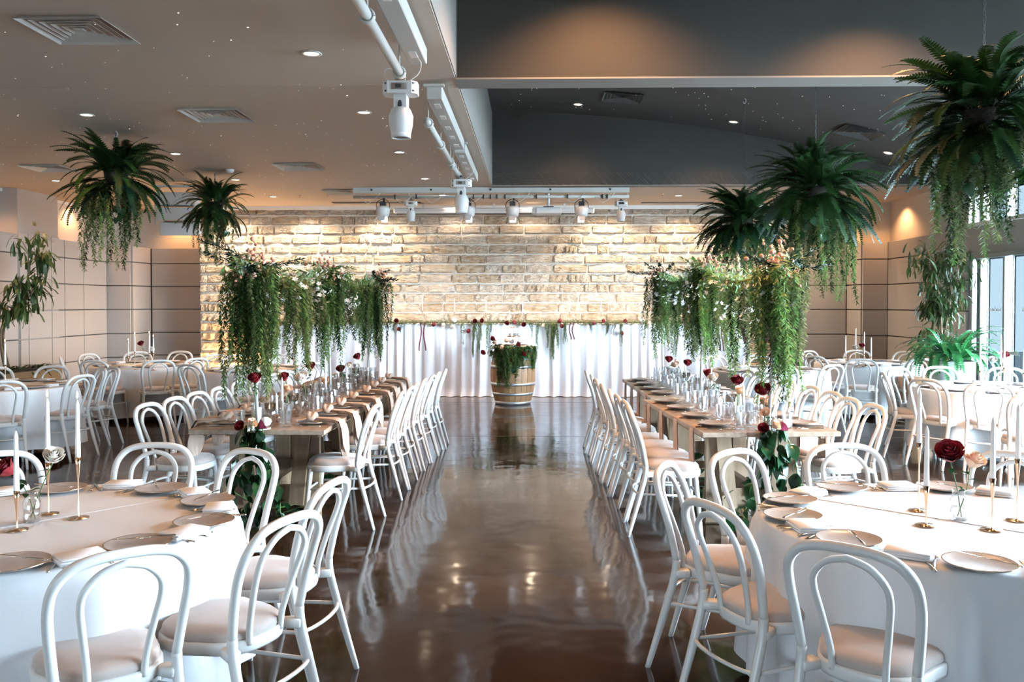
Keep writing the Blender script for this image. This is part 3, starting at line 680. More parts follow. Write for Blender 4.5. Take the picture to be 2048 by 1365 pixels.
# far round tables : plates and napkins
napf = NK[0]
for key, wh in (('LM', 'left middle'), ('LB', 'far left'), ('LC', 'left stone wall side'), ('RC', 'right stone wall side'), ('RB', 'far right'), ('RM', 'right middle')):
    c = RT[key]
    for i in range(9):
        a = 2 * PI * i / 9 + .2; hr = ['twelve', 'one', 'two', 'three', 'four', 'five', 'six', 'seven', 'eight', 'nine', 'ten', 'eleven']
        h1 = hr[round((PI / 2 - a) / (2 * PI) * 12) % 12]; a2 = a + .35; h2 = hr[round((PI / 2 - a2) / (2 * PI) * 12 + .4) % 12]
        x, y = c[0] + .58 * math.cos(a), c[1] + .58 * math.sin(a)
        put('plate', farplate_m, None, (x, y, .7525), None, None, label="plain dinner plate at %s o'clock on the %s round table" % (h1, wh), category='plate', group='plates of the %s round table' % wh)
        put('napkin', napf, None, (c[0] + .6 * math.cos(a2), c[1] + .6 * math.sin(a2), .7525), (0, 0, a2 + PI / 2), None, label="folded white napkin near %s o'clock on the %s round table" % (h2, wh), category='napkin', group='napkins of the %s round table' % wh)
# ================================================================ CANDLES
def candle_stand(h, hc, lit=False):
    t = empty('candlestick', category='candlestick')
    MB().lathe([(.042, 0), (.042, .003), (.005, .005), (.0032, .01), (.0034, h - .095), (.0095, h - .03), (.0118, h), (.010, h)], 20).obj('stand', 'gold', t, smooth=True)
    c = MB().lathe([(.0105, h - .012), (.0108, h + .02), (.0075, h + hc - .02), (.003, h + hc - .004), (.001, h + hc)], 12).obj('taper_candle', 'wax', t, smooth=True)
    MB().tube([(0, 0, h + hc - .004), (.001, 0, h + hc + .010)], .0009, 4).obj('wick', 'dark_plastic', c)
    if lit: MB().lathe([(.0003, h + hc + .004), (.0042, h + hc + .012), (.0035, h + hc + .02), (.0004, h + hc + .036)], 8).obj('flame', 'flame', c, smooth=True)
    return t
def stand_at(px, base, cup, top, label, z=.7525, lit=False, dist=None):
    p = GZ(px, base, z); q1 = GY(px, cup, p.y).z - z; q2 = GY(px, top, p.y).z - z
    t = candle_stand(max(.05, q1), max(.05, q2 - q1), lit); t.location = p; t['label'] = label; t['group'] = 'gold candlesticks with white tapers'
for a in ((1837, 1022, 886, 779, 'tall gold candlestick with white taper, left rear on the front right table'), (1852, 1052, 972, 853, 'short gold candlestick with white taper, centre of the front right table'), (1984, 1061, 957, 834, 'gold candlestick with taper, right of the flower jar'), (2034, 1042, 918, 808, 'gold candlestick with taper at the right edge of the front table'),
          (97, 1029, 925, 797, 'gold candlestick beside the white rose, front left table'), (157, 1037, 915, 800, 'tall gold candlestick right of the white rose, front left table'), (34, 1061, 982, 862, 'gold candlestick nearest the left edge before the jar')): stand_at(*a, lit=(a[4].startswith('tall gold candlestick right') or 'beside the white' in a[4]))
for a in ((257, 735, 712, 682, 'lit candle leftmost on the far left table'), (270, 740, 704, 670, 'lit taller candle second on the far left table'), (299, 737, 706, 668, 'lit tallest candle on the far left table'), (307, 741, 706, 675, 'lit candle rightmost on the far left table'), (11, 775, 730, 685, 'lit candle at the left edge on the left middle table')): stand_at(*a, lit=True)
for a in ((1691, 733, 714, 671, 'white taper leftmost on the far right table'), (1711, 733, 703, 657, 'white tallest taper on the far right table'), (1728, 733, 708, 664, 'white taper third on the far right table'), (1742, 733, 714, 675, 'white short taper rightmost on the far right table'),
          (1960, 772, 742, 689, 'white taper left of the jar on the right middle table'), (2001, 773, 730, 670, 'white taper behind the red rose on the right middle table'), (2008, 778, 736, 684, 'white taper beside the red rose on the right middle table'), (2047, 776, 746, 700, 'white taper at the right edge on the right middle table')): stand_at(*a)
# ================================================================ ROSES, JARS
def rose_mesh(r, m, R_=.036, layers=5):
    b = MB()
    for L_ in range(layers):
        n = 3 + L_; rad = R_ * (.22 + .66 * L_ / (layers - 1)); hh = R_ * (1.5 - .32 * L_ / (layers - 1)); tilt = L_ / (layers - 1)
        for k in range(n):
            a0 = 2 * PI * k / n + r.uniform(0, .6) + L_; wd = 2 * PI / n * 1.35
            def fn(u, v):
                a = a0 + (u - .5) * wd * (.45 + .55 * math.sin(PI * min(v, .93) / 1.2)); rr_ = rad * math.sin(max(.02, v) * PI / 2) ** .6 + R_ * .16 * tilt * v ** 5
                z = hh * 1.2 * v ** .95 - R_ * .14 * tilt * v ** 5 - .16 * R_ * (1 - math.sin(u * PI)) * v
                return (rr_ * math.cos(a), rr_ * math.sin(a), z)
            b.grid(fn, 4, 4)
    return b.mesh('petals', m)
ROSE = {c: [rose_mesh(random.Random(i), 'rose_' + c) for i in range(2)] for c in ('red', 'pink', 'white', 'blush')}
def leafm(L_, w, m, droop=.25, n=5, cup=.25, name='leaf', serr=0):
    b = MB(); prof = [0, .7, 1, .85, .5, 0][:n + 1]
    vs = []
    for i in range(n + 1):
        t = i / n; x = L_ * t; z = -droop * L_ * t * t; ww = w / 2 * prof[i]
        vs += [(-ww, x, z + cup * ww), (0, x, z), (ww, x, z + cup * ww)]
    fs = [];
    for i in range(n): fs += [(3 * i, 3 * i + 1, 3 * i + 4, 3 * i + 3), (3 * i + 1, 3 * i + 2, 3 * i + 5, 3 * i + 4)]
    b.add(vs, fs); return b.mesh(name, m) if m else b
LEAF_S = leafm(.04, .026, 'leaf_gloss')
def rose(col, base, head, label, group='roses standing in the small vases', sc=1):
    base, head = Vector(base), Vector(head)
    t = empty('rose', base, category='flower', label=label, group=group); d = head - base
    mid = d * .5 + Vector((d.y * .12 + .006, -d.x * .12, .01)); pts = cat([(0, 0, 0), mid, d], 5)
    MB().tube(pts, .0022, 5).obj('stem', 'vine_green', t, smooth=True)
    ax = (pts[-1] - pts[-3]).normalized(); ax = (ax + Vector((R0.uniform(-.4, .4), -.75, .1))).normalized(); k = R0.randrange(2)
    put('petals', ROSE[col][k], t, d, ax.to_track_quat('Z', 'Y').to_euler(), sc * R0.uniform(.92, 1.1))
    for i in range(3):
        q = pts[int(len(pts) * (.5 + .14 * i))]; put('leaf', LEAF_S, t, q, (R0.uniform(-.3, .3), 0, R0.uniform(0, 6.28)), R0.uniform(.9, 1.4))
    return t
def glass_mesh(r1, r2, h, th=.003, facets=0, neck=None, base=.008):
    n = facets or 20
    if neck: pr = [(r1 * .9, 0), (r1, .006), (r1, neck), (r2, neck + .014), (r2, h), (r2 + .002, h), (r2 + .002, h - .004)]; return MB().lathe([(.001, .004)] + pr, n, cap=False).mesh('jar', 'glass')
    return MB().lathe([(.001, 0), (r1, 0), (r2, h), (r2 - th, h), (r1 - th, base), (.001, base)], n, cap=False).mesh('tumbler', 'glass', smooth=not facets)
JAR = glass_mesh(.034, .025, .125, neck=.085)
WATER = None
def jar_at(px, base, label, z=.7525):
    p = GZ(px, base, z); t = empty('glass_jar', p, category='vase', label=label, group='clear flower jars'); put('jar', JAR, t); 
    MB().lathe([(.001, .006), (.030, .006), (.030, .055), (.001, .055)], 16).obj('water', 'glass', t, smooth=True); return p
p = jar_at(1917, 1040, 'clear glass jar of roses on the front right table')
rose('red', p + Vector((.012, 0, .012)), GY(1900, 921, p.y), 'dark red open rose in the front right table jar', sc=1.55); rose('blush', p + Vector((.0, .01, .012)), GY(1940, 936, p.y + .03), 'cream rose leaning right in the front right table jar', sc=1.15)
p = jar_at(64, 1044, 'clear glass jar of roses on the front left table')
rose('red', p + Vector((.014, 0, .012)), GY(27, 948, p.y), 'dark red drooping rose in the front left table jar', sc=1.25); rose('white', p + Vector((-.012, .01, .012)), GY(106, 925, p.y), 'white rose leaning right in the front left table jar', sc=1.1)
for key, px, b, red, wh, lab in (('LB', 290, 735, (284, 692), (302, 703), 'far left table'), ('RB', 1717, 733, (1723, 696), (1712, 700), 'far right table'), ('RM', 1993, 770, (2006, 716), (1986, 726), 'right middle table')):
    p = jar_at(px, b, 'small clear flower jar on the ' + lab); rose('red', p + Vector((0, 0, .01)), GY(*red, p.y), 'red rose on the ' + lab, sc=1.2); rose('white', p + Vector((0, 0, .01)), GY(*wh, p.y), 'pale rose on the ' + lab, sc=1.2)
# ---------------------------------------------------------------- long table dressing
TUM = glass_mesh(.034, .041, .118, .005, 12, base=.02); HUR = glass_mesh(.043, .043, .17, .004, 0, base=.008); VOT = glass_mesh(.030, .034, .07, .004, 10, base=.01); TALL = glass_mesh(.034, .036, .15, .004, 14, base=.014)
def knotted(side_out):
    "knotted napkin: lies on the plate, knot at x=0, tail over the edge towards +x, falls; table edge at x=.20"
    r = random.Random(side_out); b = MB()
    path = [(-.10, .030), (-.05, .034), (0, .040), (.05, .036), (.10, .032), (.16, .030), (.205, .022), (.228, -.03), (.240, -.10), (.246, -.18), (.25, -.25)]
    wd = [.085, .075, .032, .045, .07, .08, .09, .115, .135, .115, .03]
    n = 8
    def fn(u, v):
        i = v * (len(path) - 1); k = min(int(i), len(path) - 2); t = i - k
        x = path[k][0] * (1 - t) + path[k + 1][0] * t; z = path[k][1] * (1 - t) + path[k + 1][1] * t; w = wd[k] * (1 - t) + wd[k + 1] * t
        fold = math.sin(u * PI * 5 + v * 4) * .014 * (.6 + v)
        return (x + (fold if v > .6 else 0), (u - .5) * 2 * w + .035 * max(0, v - .55), z + (fold if v <= .6 else 0))
    b.grid(fn, n * 2, 24)
    def fn2(u, v):
        i = v * (len(path) - 1); k = min(int(i), len(path) - 2); t = i - k
        x = path[k][0] * (1 - t) + path[k + 1][0] * t; z = path[k][1] * (1 - t) + path[k + 1][1] * t; w = wd[k] * (1 - t) + wd[k + 1] * t
        return (x + .012 + math.sin(u * 9) * .006, (u - .5) * 1.7 * w - .05 * max(0, v - .55), z * (.93 if z > 0 else .85) + .006)
    b.grid(fn2, 10, 20)
    t = b.mesh('cloth', 'napkin_beige')
    kb = MB(); kb.tube([(.036 * math.cos(a) * .7, .046 * math.sin(a), .055 + .018 * math.cos(a * 2)) for a in [i * PI / 5 for i in range(11)]],   .021, 7, cap=False); kb.blob((0, 0, .055), (.034, .040, .030), 8, 5)
    return t, kb.mesh('knot', 'napkin_beige')
KC, KK = knotted(1)
knap = empty('knotted_napkin', category='napkin'); put('cloth', KC, knap); put('knot', KK, knap)
KN_P = Proto(knap)
def strip_mesh(r):
    b = MB(); L_ = .30 + r.uniform(-.03, .03); tw = r.uniform(-.1, .15)
    path = [(-.09, .003), (.0, .003), (.10, .003), (.152, .002), (.166, -.02), (.170, -.12), (.172, -.22), (.174, -L_)]; wd = [.05, .052, .052, .050, .048, .056, .066, .072]
    def fn(u, v):
        i = v * 7; k = min(int(i), 6); t = i - k; x = path[k][0] * (1 - t) + path[k + 1][0] * t; z = path[k][1] * (1 - t) + path[k + 1][1] * t; w = wd[k] * (1 - t) + wd[k + 1] * t
        return (x + .004 * math.sin(u * 12), (u - .5) * 2 * w + tw * max(0, v - .5), z)
    b.grid(fn, 8, 21)
    def fnb(u, v): q = fn(u, v); return (q[0] + (.008 if v > .5 else 0), q[1], q[2] + (.004 if v <= .5 else 0))
    b.grid(fnb, 8, 21)
    return b.mesh('hanging_napkin', 'napkin_blush')
STR = [strip_mesh(random.Random(i)) for i in range(4)]
n_side = 0
SETD = {}
for side, word in (('L', 'left'), ('R', 'right')):
    for k in (0, 1):
        rz = tdir(side, k); w = TB[side][k][4]
        for i in range(4):
            d = .32 + .5 * i
            for s_, wh in ((0, 'outer' if side == 'L' else 'aisle'), (1, 'aisle' if side == 'L' else 'outer')):
                sx_ = .17 if s_ == 0 else w - .17; q = onT(side, k, sx_, d + rr.uniform(-.015, .015)); out = rz + (PI if s_ == 0 else 0); o_ = ORD[k * 4 + i]
                pos = '%s place, %s side of the %s long tables' % (o_, wh, word)
                PLATE((q.x, q.y, .752 + (.008 if side == 'R' else 0)), 0, 'grey dinner plate at the ' + pos, 'plates on the long tables')
                if side == 'L' or wh == 'outer' and False:
                    KN_P((q.x + .0 * math.cos(out), q.y, .752), out + rr.uniform(-.12, .12), 'beige knotted napkin draping over the edge, ' + pos, 'knotted beige napkins on the left long tables')
                else:
                    put('hanging_napkin', STR[(i + k) % 4], None, (q.x, q.y, .752), (0, 0, out + rr.uniform(-.04, .04)), None, label='blush napkin strip hanging off the edge, ' + pos, category='napkin', group='napkins hanging from the right long tables')
                tdv = Vector((math.cos(rz + PI / 2), math.sin(rz + PI / 2), 0))
                for m, off, nm in ((FK, -.165, 'fork'), (KN, -.19 if side == 'R' else .165, 'knife')):
                    c_ = Vector(q) + tdv * off * (1 if s_ else -1) * (1 if s_ else -1); put(nm, m, None, (c_.x, c_.y, .752), (0, 0, out + PI / 2), None, label='%s beside the plate, %s' % (nm, pos), category='cutlery', group=nm + 's on the long tables')
                for j in (0, 1, 2, 3):
                    gx = (.315 + .052 * j) if s_ == 0 else w - (.315 + .052 * j); g_ = onT(side, k, gx + rr.uniform(-.01, .01), d + (-.15, .05, -.05, .15)[j] + rr.uniform(-.02, .02))
                    put('tumbler', (TUM, TALL, TUM, TALL)[j], None, (g_.x, g_.y, .752), (0, 0, rr.uniform(0, 3)), rr.uniform(.95, 1.06), label='%s %s glass, %s' % (('outer', 'second', 'third', 'inner')[j], ('cut', 'straight', 'cut', 'straight')[j], pos), category='glass', group='glasses on the long tables')
        for i in range(6):
            g_ = onT(side, k, w / 2 + rr.uniform(-.05, .05), .20 + .34 * i)
            put('candle_glass', (HUR, VOT)[i % 2], None, (g_.x, g_.y, .752), None, None, label='clear %s candle glass, %s along the middle of the %s %s long table' % (('tall', 'low')[i % 2], ORD[i], 'near' if k == 0 else 'far', word), category='candle holder', group='candle glasses along the long tables')
            if i % 2: MB().lathe([(.001, .012), (.024, .012), (.024, .035), (.001, .038)], 12).obj('votive_candle', 'wax', None, (g_.x, g_.y, .752), smooth=True, label='small votive candle in the %s candle glass of the %s %s long table' % (ORD[i], 'near' if k == 0 else 'far', word), category='candle', group='votive candles along the long tables')
def table_x(side, y):
    k = 0 if y < 8.3 else 1; t, A, u, v, w = TB[side][k]; return (A + u * w / 2 + v * (y - A.y)).x
def mid_pt(side, px, py, off=0):
    lo, hi = 5.8, 11.5
    y = 7.
    for _ in range(30):
        x = table_x(side, y) + off; q = GX(px, py, x); y = .5 * y + .5 * max(6.0, min(10.3, q.y))
    return GX(px, py, table_x(side, y) + off)
def taper(side, px, top, bot, lab, off=0):
    p = mid_pt(side, px, top, off); q = GY(px, bot, p.y); h = p.z - .752
    if p.y < 6.2 or p.y > 10.5: return
    t = empty('taper_candle', (p.x, p.y, .752), category='candle', label=lab, group='white taper candles on the long tables')
    MB().lathe([(.030, 0), (.030, .055), (.012, .06), (.012, .045)], 12).obj('holder', 'gold', t, smooth=True)
    MB().lathe([(.0115, .045), (.0115, .1), (.008, h - .03), (.001, h)], 10).obj('candle', 'wax', t, smooth=True)
for a in (('L', 553, 787, 'white taper nearest on the left long table'), ('L', 564, 755, 'white taper behind the nearest on the left long table'), ('L', 693, 728, 'tall white taper beside a red rose on the left long table'), ('L', 651, 715, 'white taper near the middle post, left long table'), ('L', 740, 712, 'slim far white taper on the left long table'),
          ('R', 1487, 768, 'leaning tall white taper nearest on the right long table'), ('R', 1480, 748, 'white taper behind the nearest on the right long table'), ('R', 1371, 726, 'white taper before the red rose on the right long table'), ('R', 1423, 735, 'white taper in the middle of the right long table')):
    taper(a[0], a[1], a[2], 0, a[3], rr.uniform(-.05, .05))
BUD = glass_mesh(.028, .012, .11, neck=.06)
def bud_rose(side, px, py, col, lab, sc=1.3, off=0):
    p = mid_pt(side, px, py, off); p.y = min(p.y, 10.2); b = Vector((p.x + rr.uniform(-.05, .05), p.y + rr.uniform(-.03, .03), .752))
    t = empty('bud_vase', b, category='vase', label='clear bud vase holding the ' + lab, group='clear bud vases on the long tables'); put('jar', BUD, t)
    rose(col, b + Vector((0, 0, .01)), p, lab, 'roses in the bud vases of the long tables', sc)
for a in ((512, 766, 'red', 'dark red rose nearest on the left long table', 1.3), (570, 762, 'red', 'second red rose on the left long table', 1.2), (574, 785, 'blush', 'pale bloom under the second red rose, left', 1.1), (608, 765, 'white', 'large white bloom in the middle of the left long table', 1.5), (622, 739, 'red', 'third red rose on the left long table', 1.2), (650, 768, 'blush', 'peach bloom low on the left long table', 1.1), (683, 744, 'red', 'fourth red rose beside the tall taper, left', 1.35), (712, 738, 'white', 'pale anemone right of the fourth red rose, left', 1.1), (700, 735, 'blush', 'cream rose behind the fourth red rose, left', 1.1), (718, 719, 'red', 'farthest and highest red rose on the left', 1.3), (745, 735, 'white', 'farthest white bloom on the left', 1.2)):
    bud_rose('L', a[0], a[1], a[2], a[3], a[4], rr.uniform(-.06, .06))
for a in ((1527, 790, 'red', 'bright red rose nearest on the right long table', 1.45), (1532, 812, 'blush', 'cream rose under the nearest red rose, right', 1.3), (1474, 770, 'red', 'second red rose on the right long table', 1.3), (1476, 789, 'blush', 'peach rose under the second red rose, right', 1.2), (1415, 755, 'red', 'third dark red rose on the right long table', 1.4), (1428, 762, 'white', 'white bloom beside the third red rose, right', 1.3), (1374, 732, 'red', 'fourth red rose on the right long table', 1.25), (1337, 725, 'red', 'farthest red rose on the right long table', 1.3), (1353, 735, 'blush', 'peach rose beside the farthest red rose, right', 1.2), (1534, 830, 'blush', 'orange-tinged bud low at the near post, right', .9)):
    bud_rose('R', a[0], a[1], a[2], a[3], a[4], rr.uniform(-.06, .06))
# ================================================================ BRIDAL TABLE, DRAPE, BARREL
YC = 15.6
bx0, bx1 = GY(536, 700, YC).x, GY(1496, 700, YC).x; BZ = 1.30
bt = empty('bridal_table', ((bx0 + bx1) / 2, YC + .42, 0), category='table', label='very long high head table hidden behind white satin drape before the stone wall')
MB().box((0, 0, BZ - .03), (bx1 - bx0, .78, .04)).obj('tabletop', 'linen_white', bt)
for i in range(9): MB().box((-(bx1 - bx0) / 2 + .3 + i * ((bx1 - bx0) - .6) / 8, 0, (BZ - .05) / 2), (.05, .6, BZ - .05)).obj('leg', 'pine', bt)
dr = MB(); r = random.Random(3); ph = [r.uniform(0, 6.3) for _ in range(8)]; Wd = bx1 - bx0
def drape(u, v):
    x = u * Wd; p = x + .12 * math.sin(x * 1.7 + ph[0]) + .06 * math.sin(x * 4.1 + ph[1])
    f = math.sin(p * 2 * PI / .21 + ph[2]) * .6 + .3 * math.sin(p * 2 * PI / .34 + ph[3]) + .25 * math.sin(p * 2 * PI / .10 + ph[4]) * (1 - v)
    d = (.010 + .045 * v ** .6) * f; fl = .10 * max(0, v - .93) / .07
    return (bx0 + x + .02 * math.sin(p * 17) * v, YC - .03 - d - .05 * v - fl * (.5 + .5 * f), BZ - .005 - (BZ - .012) * min(1, v / .985) - 0)
dr.grid(drape, 900, 14)
drp = dr.obj('table_drape', 'satin', None, smooth=True, label='long pleated white satin drape hanging to the floor', category='drape')
for ip, px in enumerate((605, 785, 845, 909, 972, 1045, 1139, 1202, 1287, 1372, 1440)):
    p = GY(px, 650, YC + .12); h = GY(px, {785: 598, 845: 592, 909: 597, 972: 601, 1045: 601, 1139: 597, 1202: 596, 1287: 598, 605: 600}.get(px, 602), YC + .12).z - BZ
    t = candle_stand(h * .45, h * .55); t.location = (p.x, p.y, BZ); t['label'] = 'slim white taper on the head table, %s from the left' % ORD[ip].replace('nearest', 'first'); t['group'] = 'tapers on the head table'; t['category'] = 'candlestick'
# ---- barrel
bc = GZ(1026, 806, 0); BXc, BYc = bc.x, 14.45
br = empty('wine_barrel', (BXc, BYc, 0), label='oak wine barrel with steel hoops and flowers on its lid, end of the aisle', category='barrel')
BHT = .97
def brad(z): return .285 + .088 * math.sin(PI * min(1, max(0, z / BHT))) ** .9
NS = 22
for i in range(NS):
    a0, a1 = 2 * PI * i / NS + .008, 2 * PI * (i + 1) / NS - .008; b = MB(); zs = [BHT * k / 9 for k in range(10)]; vs = []
    for z in zs:
        for a, ro in ((a0, 0), (a1, 0), (a1, -.02), (a0, -.02)): vs.append(((brad(z) + ro) * math.cos(a), (brad(z) + ro) * math.sin(a), z))
    b.add(vs, [(k * 4 + j, k * 4 + (j + 1) % 4, k * 4 + 4 + (j + 1) % 4, k * 4 + 4 + j) for k in range(9) for j in range(4)] + [(0, 3, 2, 1), (36, 37, 38, 39)]).obj('stave', 'oak', br)
for z0, z1 in ((.0, .055), (.155, .20), (.315, .365), (.60, .65), (.735, .775), (.90, .965)):
    MB().lathe([(brad(z0) - .001, z0), (brad(z0) + .005, z0), (brad(z1) + .005, z1), (brad(z1) - .001, z1)], 40, cap=False).obj('hoop', 'zinc', br, smooth=True)
MB().lathe([(.001, .93), (.285, .93), (.285, .945), (.001, .945)], 32).obj('barrel_head', 'oak', br)
# tiered tray on the barrel
tt = empty('tiered_tray', (BXc + .01, BYc, .945), label='small gold two-tier glass tray standing on the barrel', category='tray')
for z, r_ in ((.16, .11), (.31, .07)): MB().lathe([(.001, z), (r_, z), (r_ + .006, z + .014), (r_ + .002, z + .014), (r_ - .003, z + .005), (.001, z + .005)], 24).obj('tier', 'gold', tt, smooth=True)
MB().lathe([(.07, 0), (.02, .01), (.005, .03), (.005, .36), (.001, .37)], 12).obj('stem', 'gold', tt, smooth=True)
for i in range(5):
    a = i * 1.256; t = empty('votive_glass', (BXc + .01 + .07 * math.cos(a), BYc + .07 * math.sin(a), 1.112), label='tiny clear votive glass on the tray of the barrel, ' + ('right side', 'rear right', 'rear left', 'front left', 'front right')[i], category='glass', group='votive glasses on the tiered tray'); MB().lathe([(.001, 0), (.018, 0), (.02, .045), (.017, .045), (.016, .006), (.001, .006)], 10).obj('cup', 'glass', t, smooth=True)
# ================================================================ GREENERY
def needle_strand(r, L_=1.0, w=.05, dens=70, m='vine_green', ll=.045):
    b = MB(); pts = []; ph = r.uniform(0, 6)
    for i in range(9): t = i / 8; pts.append((.018 * math.sin(ph + t * 5), .018 * math.cos(ph * 1.7 + t * 4), -L_ * t))
    b.tube(pts, [.0022 * (1 - .6 * i / 8) for i in range(9)], 3, cap=False)
    for i in range(dens):
        t = (i + r.random()) / dens; k = min(int(t * 8), 7); u = t * 8 - k; p = Vector(pts[k]).lerp(Vector(pts[k + 1]), u)
        a = r.uniform(0, 2 * PI); dn = r.uniform(.55, 1.5); l = ll * r.uniform(.7, 1.25) * (1 - .35 * t)
        d = Vector((math.cos(a), math.sin(a), -dn)).normalized() * l; s = Vector((-math.sin(a), math.cos(a), 0)) * l * .13
        q = p + d * .5 + Vector((0, 0, l * .08))
        b.add([p, q + s, p + d, q - s], [(0, 1, 2, 3)])
    return b.mesh('strand', m)
STRN = [needle_strand(random.Random(i), m=('vine_green', 'vine_olive', 'vine_green', 'fern_green')[i % 4], dens=190, ll=.06) for i in range(8)]
def frond_mesh(r, L_=.6, rise=.5, drop=1.0, w=.085, m='fern_green', pairs=26):
    "arches out along +x; rachis plus two rows of pinnae"
    b = MB(); pts = []; n = 12; ang = rise; x = z = 0.
    for i in range(n + 1):
        pts.append(Vector((x, .02 * math.sin(i * .5 + r.random()), z))); x += math.cos(ang) * L_ / n; z += math.sin(ang) * L_ / n; ang -= (rise + drop) / n * (1.25 if i > 3 else .7)
    b.tube(pts, [.0035 * (1 - .75 * i / n) for i in range(n + 1)], 3, cap=False)
    for i in range(pairs):
        t = .08 + .92 * i / pairs; k = min(int(t * n), n - 1); p = pts[k].lerp(pts[k + 1], t * n - k); tg = (pts[k + 1] - pts[k]).normalized()
        ww = w * min(1, t * 5) * (1 - t) ** .45 * r.uniform(.9, 1.05); up = tg.cross(Vector((0, 1, 0))).normalized()
        for s in (-1, 1):
            d = Vector((0, s, 0)) * ww + tg * ww * .28 - up * -ww * .12; h = tg * L_ / pairs * .44
            b.add([p - h, p + d * .5 - h * .9, p + d, p + d * .5 + h * 1.0, p + h], [(0, 1, 3, 4), (1, 2, 3)])
    return b.mesh('frond', m)
FR_UP = [frond_mesh(random.Random(i), .46, 1.2, .40, .072) for i in range(3)]
FR_OUT = [frond_mesh(random.Random(10 + i), .56, .58, .62, .074) for i in range(3)]
FR_DN = [frond_mesh(random.Random(20 + i), .54, -.05, .95, .070, m='fern_deep' if i == 1 else 'fern_green') for i in range(3)]
IVY = leafm(.085, .07, 'leaf_gloss', .5); IVY2 = leafm(.075, .06, 'fern_green', .4)
def hanging_fern(c, chain_top, rad, label, seed, strands=22, plate=True, n=110):
    r = random.Random(seed); c = Vector(c); t = empty('hanging_fern', c, label=label, category='plant', group='hanging ferns')
    sc = rad / .60
    MB().lathe([(.02, -.14), (.08, -.13), (.115, -.06), (.12, .0), (.10, .0), (.01, -.01)], 16).obj('basket', 'basket', t, smooth=True)
    zt = chain_top - c.z; b = MB()
    for i in range(3): a = i * 2.094; b.tube([(.11 * math.cos(a), .11 * math.sin(a), .0), (0, 0, .34)], .003, 4)
    k = 0; z = .33; nl = int((zt - .33) / .030)
    for k in range(nl):
        z0 = .33 + k * (zt - .33) / max(1, nl); hh = (zt - .33) / max(1, nl) * .62; cx = []
        for j in range(9): a = 2 * PI * j / 8; q = (.008 * math.cos(a), hh * math.sin(a)); cx.append((q[0], 0, z0 + q[1]) if k % 2 else (0, q[0], z0 + q[1]))
        b.tube(cx, .0022, 4, cap=False)
    b.obj('chain', 'chain', t)
    if plate: MB().tube(cat([(.0, 0, zt), (.02, 0, zt - .03), (0, 0, zt - .07), (-.02, 0, zt - .045)], 4), .005, 6).obj('ceiling_hook', 'white_metal', t); 
    for i in range(n):
        a = r.uniform(0, 2 * PI); u = i / n
        M_ = FR_UP if u < .18 else FR_OUT if u < .70 else FR_DN; pit = 0 if u < .18 else r.uniform(-.75, .75) if u < .7 else r.uniform(-.1, .55)
        put('frond', r.choice(M_), t, ((.05 + .09 * u) * math.cos(a), (.05 + .09 * u) * math.sin(a), .06 - .22 * u * u), (r.uniform(-.35, .35), pit, a), sc * r.uniform(.72, 1.1))
    for i in range(strands):
        a = r.uniform(0, 2 * PI); q = r.uniform(.08, .30) * sc; put('strand', STRN[r.randrange(8)], t, (q * math.cos(a), q * math.sin(a), -.08 - .2 * q), (r.uniform(-.08, .08), r.uniform(-.08, .08), a), (1.2, 1.2, sc * r.uniform(.4, .85)))
    for i in range(26):
        a = r.uniform(0, 2 * PI); q = r.uniform(.16, .3) * sc; put('leaf', r.choice((IVY, IVY2)), t, (q * math.cos(a), q * math.sin(a), -r.uniform(.1, .48)), (r.uniform(-2.2, -1.0), r.uniform(-.5, .5), a - PI / 2), r.uniform(.8, 1.3))
    return t
def at_y(px, py, y): return GY(px, py, y)
q = GZ(240, 262, ZC); hanging_fern(at_y(232, 345, q.y), ZC, .66, 'larger hanging fern on the left, nearer the camera', 31, 24, n=140)
q = GZ(433, 345, ZC); hanging_fern(at_y(430, 405, q.y), ZC, .56, 'smaller hanging fern on the left, before the stone wall', 32, 22, n=120)
for px, py, y, rad, sd, l, ns in ((1966, 222, 5.54, .62, 33, 'largest hanging fern at the upper right, nearest the camera', 40), (1630, 376, 8.94, .74, 34, 'middle hanging fern of the right row', 44), (1488, 436, 11.7, .70, 35, 'farthest hanging fern of the right row, before the stone wall', 36)):
    p = at_y(px, py, y); hanging_fern(p, vz(p.x), rad, l, sd, ns, n=200)
for px, y in ((247, 9.3), (437, 12.3)): pass
# ---- garland frames on the long tables
FLW = None
def blossom(m, n, spread, r, s=.016, kind=0):
    b = MB()
    for _ in range(n):
        c = Vector([r.gauss(0, spread) for _ in range(3)]); c.z *= .8
        if kind: b.blob(c, s * r.uniform(.6, 1.1), 6, 4)
        else:
            a0 = r.uniform(0, 6.28); tl = Matrix.Rotation(r.uniform(-1.2, 1.2), 3, 'X') @ Matrix.Rotation(a0, 3, 'Z')
            for k in range(5):
                a = 2 * PI * k / 5; d = tl @ Vector((math.cos(a), math.sin(a), .35)); e_ = tl @ Vector((-math.sin(a), math.cos(a), 0))
                b.add([c, c + d * s * .7 + e_ * s * .5, c + d * s * 1.4, c + d * s * .7 - e_ * s * .5], [(0, 1, 2, 3)])
    return b.mesh('blossom', m)
BL = [blossom('petal_white', 22, .055, random.Random(i)) for i in range(2)]; BE = [blossom('berry', 34, .045, random.Random(5 + i), .013, 1) for i in range(2)]
SPRIG = [needle_strand(random.Random(40 + i), .35, dens=80, ll=.06, m=('fern_deep', 'vine_green')[i % 2]) for i in range(3)]
